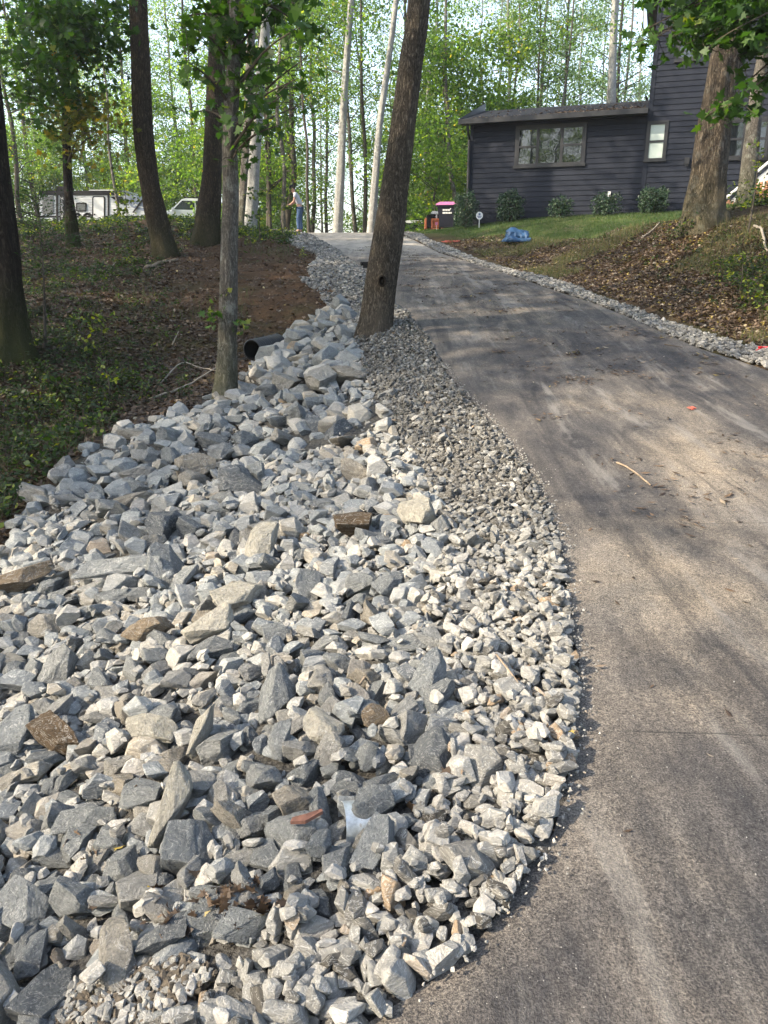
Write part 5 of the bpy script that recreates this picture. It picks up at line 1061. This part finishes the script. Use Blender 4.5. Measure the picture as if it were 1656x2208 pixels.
# ------------------------------------------------------------------ bin, machine, sign, shrubs
YB = 31.0; bp = at(963, 492, YB); zb_ = H1(bp[0], YB); hB = at(963, 440, YB)[2] - zb_; sB = hB / 1.0
M['pink'] = simple('pink_lid', (.33, .11, .24), .45, .1); M['bin'] = simple('black_bin', (.010, .011, .02), .45, .2); M['orange'] = simple('orange_paint', (.42, .12, .05), .5, .2)
be = empty('wheelie_bin', (bp[0], YB, zb_), R(-8)); tag(be, 'black wheeled bin with a pink lid at the corner of the house', 'bin')
def taper(g, w0, d0, w1, d1, z0, z1): V_ = np.array([(sx * w_ / 2, sy * d_ / 2, z) for (w_, d_, z) in ((w0, d0, z0), (w1, d1, z1)) for sx, sy in ((-1, -1), (1, -1), (1, 1), (-1, 1))]); g.add(V_, np.array([[3, 2, 1, 0], [4, 5, 6, 7], [0, 1, 5, 4], [1, 2, 6, 5], [2, 3, 7, 6], [3, 0, 4, 7]]))
def _b(g): taper(g, .50, .52, .68, .70, .06, hB - .1); taper(g, .74, .76, .74, .76, hB - .12, hB - .06)
part(be, 'body', 'bin', _b)
def _l(g): taper(g, .80, .86, .78, .82, hB - .06, hB - .01); taper(g, .76, .80, .5, .6, hB - .01, hB + .06); g.box((-.38, .36, hB - .05), (.38, .47, hB + .0))
lid = part(be, 'lid', 'pink', _l); part(be, 'handle', 'bin', lambda g: g.box((-.3, .47, hB - .02), (.3, .50, hB + .02)))
for s_ in (-1, 1): part(be, 'wheel', 'tyre', lambda g: tube(g, np.array([(s_ * .24, .24, .12), (s_ * .31, .24, .12)]), [.12, .12], 16, cap=True))
def _t(g):
    for k in range(4): g.box((-.14 + k * .06, -.345, hB - .26), (-.095 + k * .06, -.33, hB - .2))
    g.add([(.08, -.36, hB - .24), (.11, -.36, hB - .27), (.18, -.36, hB - .17), (.15, -.36, hB - .17)], np.array([[0, 1, 2, 3]]))
    for k in range(6): g.box((-.14 + k * .058, -.335, hB - .36), (-.095 + k * .058, -.315, hB - .30))
part(be, 'printed_marks', 'white', _t)
YM = 32.5; mp_ = at(937, 492, YM); mz = H1(mp_[0], YM); me_ = empty('garden_machine', (mp_[0], YM, mz)); tag(me_, 'orange and black garden machine with a slatted grille left of the pink-lidded bin', 'machine')
part(me_, 'frame', 'orange', lambda g: [g.box(a, b_) for a, b_ in (((-.15, -.42, .02), (-.10, .5, .42)), ((.27, -.42, .02), (.32, .5, .42)), ((-.10, -.42, .37), (.27, -.36, .42)), ((-.10, -.42, .02), (.27, -.36, .07)), ((-.38, -.2, .05), (-.30, .4, .45)))])
for k in range(6): part(me_, 'slat', 'orange', lambda g: g.box((-.10, -.40, .10 + k * .045), (.27, -.38, .125 + k * .045)))
part(me_, 'engine_block', 'black', lambda g: [g.box((-.09, -.34, .03), (.26, .45, .36)), g.box((-.32, -.25, .1), (-.16, .5, .55)), g.box((-.28, -.1, .40), (.3, .5, .58))]); part(me_, 'hood', 'white', lambda g: prism(g, [(-.2, .60), (.28, .60), (.22, .70), (-.1, .70)], -.2, .3)); part(me_, 'exhaust', 'rim', lambda g: tube(g, np.array([(.06, -.3, .42), (.06, -.3, .58)]), [.03, .03], 8, cap=True))
YS = 27.0; sp_ = at(1033, 487, YS); sz = H1(sp_[0], YS); se = empty('yard_sign', (sp_[0], YS, sz)); tag(se, 'small white octagonal yard sign on a stake by the corner shrub', 'sign'); zc = at(1033, 465, YS)[2] - sz
part(se, 'stake', 'white', lambda g: g.box((-.012, 0, -.1), (.012, .015, zc))); part(se, 'plate', 'white', lambda g: prism(g, [(.118 * cos(R(22.5 + 45 * k)), zc + .125 * sin(R(22.5 + 45 * k))) for k in range(8)][::-1], -.015, -.003))
M['signblue'] = simple('sign_print', (.06, .09, .22), .5, .05)
part(se, 'printed_mark', 'signblue', lambda g: [prism(g, [(.04 * cos(a), zc + .045 + .035 * sin(a)) for a in np.linspace(0, 6.28, 9)[:-1][::-1]], -.02, -.016), prism(g, [(-.07, zc - .03), (-.07, zc - .005), (.07, zc - .005), (.07, zc - .03)], -.02, -.016), prism(g, [(-.05, zc - .065), (-.05, zc - .045), (.05, zc - .045), (.05, zc - .065)], -.02, -.016)])
for k, (u, vt, wpx, dense, lab) in enumerate([(1015, 414, 50, 1, 'clipped evergreen shrub at the left corner of the house wall'), (1108, 413, 50, 1, 'dense dark shrub under the left part of the wide window'), (1213, 424, 48, 0, 'loose low shrub just right of the wide window'), (1307, 414, 58, 0, 'loose shrub below the small white vent hood'), (1405, 404, 58, 1, 'full rounded evergreen shrub left of the massive old tree')]):
    s_, _z = wpt(u, 470); pw = (np.array([s_, -.75, 0]) @ HM_[0].T + HM_[1]); z0 = H1(pw[0], pw[1]); hh_ = at(u, vt, pw[1])[2] - z0; wd = wpx / F * pw[1] * 1.02 / 2
    root = empty('shrub', (pw[0], pw[1], z0)); tag(root, lab, 'shrub', 'shrubs along the house wall'); rs = np.random.default_rng(60 + k); g = G(); gt = G()
    for _ in range(24):
        a = rs.uniform(0, 6.28); q_ = rs.random() ** .5; e_ = np.array([cos(a) * wd * q_ * .8, sin(a) * wd * q_ * .8, hh_ * rs.uniform(.5, .97)]); tube(gt, np.array([(0, 0, 0), e_ * [.4, .4, .5], e_]), [.012, .008, .003], 4)
    n_ = 2600 if dense else 1300; d = rs.normal(size=(n_, 3)); d /= np.linalg.norm(d, axis=1)[:, None]; rad_ = rs.random((n_, 1)) ** (.3 if dense else .5) * (1 + .13 * np.sin(d[:, :1] * 7 + k) + .10 * np.sin(d[:, 2:3] * 9 + d[:, 1:2] * 5))
    d4 = np.sign(d) * np.abs(d) ** .8; Q = d4 * rad_ * np.array([wd, wd, hh_ * .52]) + [0, 0, hh_ * .5]; Q = Q[Q[:, 2] > .02]
    leaves(g, Q, rs.uniform(.045, .085, len(Q)), OVAL, np.clip(rs.normal(.45, .25, len(Q)), 0, 1), .35, rs); gt.build('stems', M['twig'], root); g.build('foliage', M['leaf_shrub'], root)
# blue sheet heaped on the lawn
m, nt, b = new_mat('blue_cloth'); n = noise_n(nt, 9, 5, .6, coords(nt)); c = ramp(nt, [(.3, (.012, .038, .09)), (.6, (.024, .075, .165)), (.8, (.05, .13, .24))], n.outputs[0]); setc(b, nt, c.outputs[0], .6, .4); bump(nt, b, n.outputs[0], .5, .03); M['cloth'] = m
YC = 22.6; cp = at(1112, 519, YC); cz_ = H1(cp[0], YC); kx = 1 / F * YC * 1.02
def clothpatch(name, outline_fn, nx_, ny_, parent=None):
    g = G(); P = np.array([[outline_fn(i / (nx_ - 1), j / (ny_ - 1)) for i in range(nx_)] for j in range(ny_)]).reshape(-1, 3); ii, jj = np.meshgrid(np.arange(ny_ - 1), np.arange(nx_ - 1), indexing='ij'); b0 = (ii * nx_ + jj).ravel(); g.add(P, np.c_[b0, b0 + 1, b0 + nx_ + 1, b0 + nx_]); o = g.build(name, M['cloth'], parent, True)
    md = o.modifiers.new('thickness', 'SOLIDIFY'); md.thickness = .012; return o
def heap(s_, t):                        # s across, t from the front hem over the top to the back
    x = (-.36 + .72 * s_); top_ = .47 - .16 * s_ - .10 * max(0, .22 - s_) * 6
    a = t * pi; y = -.26 * cos(a) * (1 + .1 * sin(s_ * 9)); z = top_ * sin(a) ** .75 * (1 if t < .5 else 1)
    n = abs(mnoise.noise(Vector((x * 6, y * 6, z * 6)))) * .13 - .03 + .02 * abs(sin(s_ * 13 + t * 6)); return (x + n * .6 + (.05 * (t - .5) if s_ < .3 else 0), y + n, max(.0, z + n * .5))
o = clothpatch('blue_tarp', heap, 30, 26); o.location = (cp[0] + .02, YC, cz_ + .03); tag(o, 'crumpled blue sheet heaped on the lawn below the wide window', 'tarp')
def heap2(s_, t):
    x = -.45 + .85 * s_; a = t * pi; y = -.40 - .16 * cos(a); z = (.15 + .05 * sin(s_ * 5 + 1)) * sin(a) ** .6 * min(1, s_ * 5 + .3); n = .025 * sin(s_ * 14 + t * 4); return (x, y + n, z + abs(n) * .6)
f_ = clothpatch('fold', heap2, 26, 12, o); f_.location = (0, .08, -.02); o.scale = (.86, .86, .86)
def heap3(s_, t): return (-.46 + .2 * s_ + .03 * sin(t * 9), -.1 + .3 * t, .02 + .26 * s_ * (1 - .5 * t))
f_ = clothpatch('fold', heap3, 10, 8, o)
# small litter
def tangle(u, v, s_, n, rad_, mat, name, label, cat, seed):
    p = hit(u, v); rs = np.random.default_rng(seed); g = G()
    for _ in range(n):
        P = np.cumsum(rs.normal(0, s_ * .3, (6, 3)) * [1, .7, .25], axis=0) + rs.normal(0, s_ * .4, 3) * [1.3, .6, 0]; P[:, 2] = np.abs(P[:, 2]) + .02; tube(g, smooth_path(P, 3), np.full(16, rad_), 4)
    o = g.build(name, M[mat]); o.location = p; tag(o, label, cat)
M['red'] = simple('orange_red_plastic', (.50, .11, .07), .5, .1); M['redbright'] = simple('red_plastic', (.6, .03, .04), .4, .1)
tangle(976, 524, .16, 16, .014, 'red', 'netting', 'tangled orange-red netting on the grass beside the gravel strip', 'netting', 3)
p = hit(1640, 762); g = G(); leaves(g, np.array([[0, 0, .06], [.03, .01, .05], [-.05, 0, .05]]), .11, OVAL, .5, .5, rng); o = g.build('plastic_scrap', M['redbright']); o.location = p; o.modifiers.new('t', 'SOLIDIFY').thickness = .004; tag(o, 'bright red plastic scrap on the gravel strip at the right edge', 'scrap')
p = hit(1488, 887); g = G(); leaves(g, np.array([[0, 0, .0], [.03, .02, .004]]), .07, MAPLE, .5, .85, rng); o = g.build('fallen_leaf', M['red']); o.location = (p[0], p[1], zroad(p[1]) + .03); o.modifiers.new('t', 'SOLIDIFY').thickness = .002; tag(o, 'single red leaf lying on the shaded asphalt', 'leaf')
p = hit(941, 497); fl = empty('marker_flag', p); tag(fl, 'small pink marker flag beside the driveway in front of the bin', 'flag'); part(fl, 'stake', 'rim', lambda g: g.box((-.008, 0, 0), (.008, .01, .3))); part(fl, 'flag', 'pink', lambda g: g.box((-.05, 0, .2), (.05, .006, .3)))
p = hit(1078, 520); g = G(); leaves(g, rng.normal(0, .1, (14, 3)) * [1.4, .6, .2] + [0, 0, .03], .12, OVAL, .5, .6, rng); M['pale'] = simple('pale_chip', (.5, .42, .27), .8, .2); o = g.build('wood_chips', M['pale']); o.location = p; tag(o, 'pale torn wood chips lying left of the blue sheet', 'chips', kind='stuff')

# ------------------------------------------------------------------ the man at the crest
def skinned(name, nodes, edges, mat, parent, root_i=0, sub=2, smooth=True):
    me = bpy.data.meshes.new(name); me.from_pydata([n_[:3] for n_ in nodes], edges, []); o = bpy.data.objects.new(name, me); C.objects.link(o)
    sk = o.modifiers.new('skin', 'SKIN'); o.modifiers.new('sub', 'SUBSURF').levels = sub; me.materials.append(M[mat])
    if not me.skin_vertices: 
        bpy.context.view_layer.objects.active = o
    for i, n_ in enumerate(nodes): me.skin_vertices[0].data[i].radius = (n_[3], n_[4] if len(n_) > 4 else n_[3]); me.skin_vertices[0].data[i].use_root = (i == root_i)
    bpy.context.view_layer.update(); dg = bpy.context.evaluated_depsgraph_get(); m2 = bpy.data.meshes.new_from_object(o.evaluated_get(dg)); bpy.data.objects.remove(o)
    for p_ in m2.polygons: p_.use_smooth = True
    if not m2.materials: m2.materials.append(M[mat])
    o = bpy.data.objects.new(name, m2); C.objects.link(o); o.parent = parent; return o
M['skin'] = simple('skin', (.45, .26, .19), .55, .08); M['shirt'] = simple('grey_white_tee', (.42, .44, .49), .85, .06); M['jeans'] = simple('blue_jeans', (.045, .085, .17), .85, .25, 20); M['cap_'] = simple('dark_cap', (.02, .022, .03), .8, .2); M['boots'] = simple('boots', (.06, .045, .035), .7, .2)
YP = 31.5; pp = at(646, 508, YP); pe = empty('person', (pp[0], YP, H1(pp[0], YP) + .03)); tag(pe, 'man in a pale grey t-shirt and blue jeans bending forward at the crest', 'person')
N_ = [(.05, 0, .93, .13, .11), (.02, 0, 1.1, .12, .10), (-.07, 0, 1.3, .13, .10), (-.15, 0, 1.43, .05), (-.20, 0, 1.50, .075, .08), (-.225, 0, 1.57, .085, .09)]
E_ = [(0, 1), (1, 2), (2, 3), (3, 4), (4, 5)]
for s_ in (-1, 1):
    i = len(N_); N_ += [(-.10, s_ * .17, 1.38, .055), (-.15, s_ * .21, 1.12, .042), (-.30, s_ * .13, 1.02, .028), (-.36, s_ * .11, 1.0, .026, .018)]; E_ += [(2, i), (i, i + 1), (i + 1, i + 2), (i + 2, i + 3)]
    for f_i in range(4):
        j = len(N_); y_ = s_ * (.09 + .02 * f_i); L_ = (.05, .06, .055, .045)[f_i]; N_ += [(-.40, y_, .995, .009), (-.40 - L_ * .6, y_, .985, .0085), (-.40 - L_ * .8, y_, .955, .007)]; E_ += [(i + 3, j), (j, j + 1), (j + 1, j + 2)]
    j = len(N_); N_ += [(-.36, s_ * .075, 1.0, .010), (-.39, s_ * .055, .985, .008)]; E_ += [(i + 3, j), (j, j + 1)]
    i = len(N_); N_ += [(.05, s_ * .09, .85, .09), (.0 + .03 * s_, s_ * .10, .48, .058), (.03 + .04 * s_, s_ * .10, .10, .038), (-.10 + .04 * s_, s_ * .10, .035, .032)]; E_ += [(0, i), (i, i + 1), (i + 1, i + 2), (i + 2, i + 3)]
body = skinned('body', N_, E_, 'skin', pe)
skinned('shirt', [(.04, 0, .96, .155, .13), (.02, 0, 1.1, .15, .125), (-.07, 0, 1.3, .155, .125), (-.135, 0, 1.41, .075)] + [q_ for s_ in (-1, 1) for q_ in ((-.10, s_ * .17, 1.38, .075), (-.13, s_ * .20, 1.24, .062))], [(0, 1), (1, 2), (2, 3), (2, 4), (4, 5), (2, 6), (6, 7)], 'shirt', pe)
skinned('jeans', [(.05, 0, .95, .145, .125)] + [q_ for s_ in (-1, 1) for q_ in ((.05, s_ * .09, .85, .11), (.0 + .03 * s_, s_ * .10, .48, .08), (.03 + .04 * s_, s_ * .10, .10, .07))], [(0, 1), (1, 2), (2, 3), (0, 4), (4, 5), (5, 6)], 'jeans', pe)
for s_ in (-1, 1): skinned('boot', [(.04 + .04 * s_, s_ * .10, .10, .055), (.03 + .04 * s_, s_ * .10, .045, .05), (-.12 + .04 * s_, s_ * .10, .04, .042)], [(0, 1), (1, 2)], 'boots', pe)
skinned('cap', [(-.21, 0, 1.60, .098, .10), (-.235, 0, 1.635, .085, .085), (-.33, 0, 1.585, .06, .012)], [(0, 1), (0, 2)], 'cap_', pe)
for s_ in (-1, 1):
    g = G(); leaves(g, np.array([[-.315, s_ * .035, 1.57]]), .02, OVAL, .5, 1, rng, np.array([-1, 0, .1])); g.build('eye', M['cap_'], body); g = G(); tube(g, np.array([(-.21, s_ * .085, 1.56), (-.2, s_ * .105, 1.565)]), [.025, .03], 8, cap=True); g.build('ear', M['skin'], body)
g = G(); g.add(np.array([(-.30, -.014, 1.545), (-.30, .014, 1.545), (-.335, 0, 1.54), (-.305, 0, 1.58)]), np.array([[0, 1, 2], [0, 2, 3], [1, 3, 2]])); g.build('nose', M['skin'], body); g = G(); g.box((-.312, -.022, 1.515), (-.30, .022, 1.522)); g.build('mouth', M['red'], body)

# ------------------------------------------------------------------ the air between the far trees
g = G(); g.box((-62, -34, -12), (62, 118, 34)); m = bpy.data.materials.new('haze'); m.use_nodes = True; nt = m.node_tree; nt.nodes.remove(nt.nodes['Principled BSDF'])
pv = nt.nodes.new('ShaderNodeVolumePrincipled'); pv.inputs['Color'].default_value = (.92, .95, 1, 1); pv.inputs['Density'].default_value = .0005; pv.inputs['Anisotropy'].default_value = .3
nt.links.new(pv.outputs[0], nt.nodes['Material Output'].inputs['Volume']); tag(g.build('haze', m), kind='stuff')
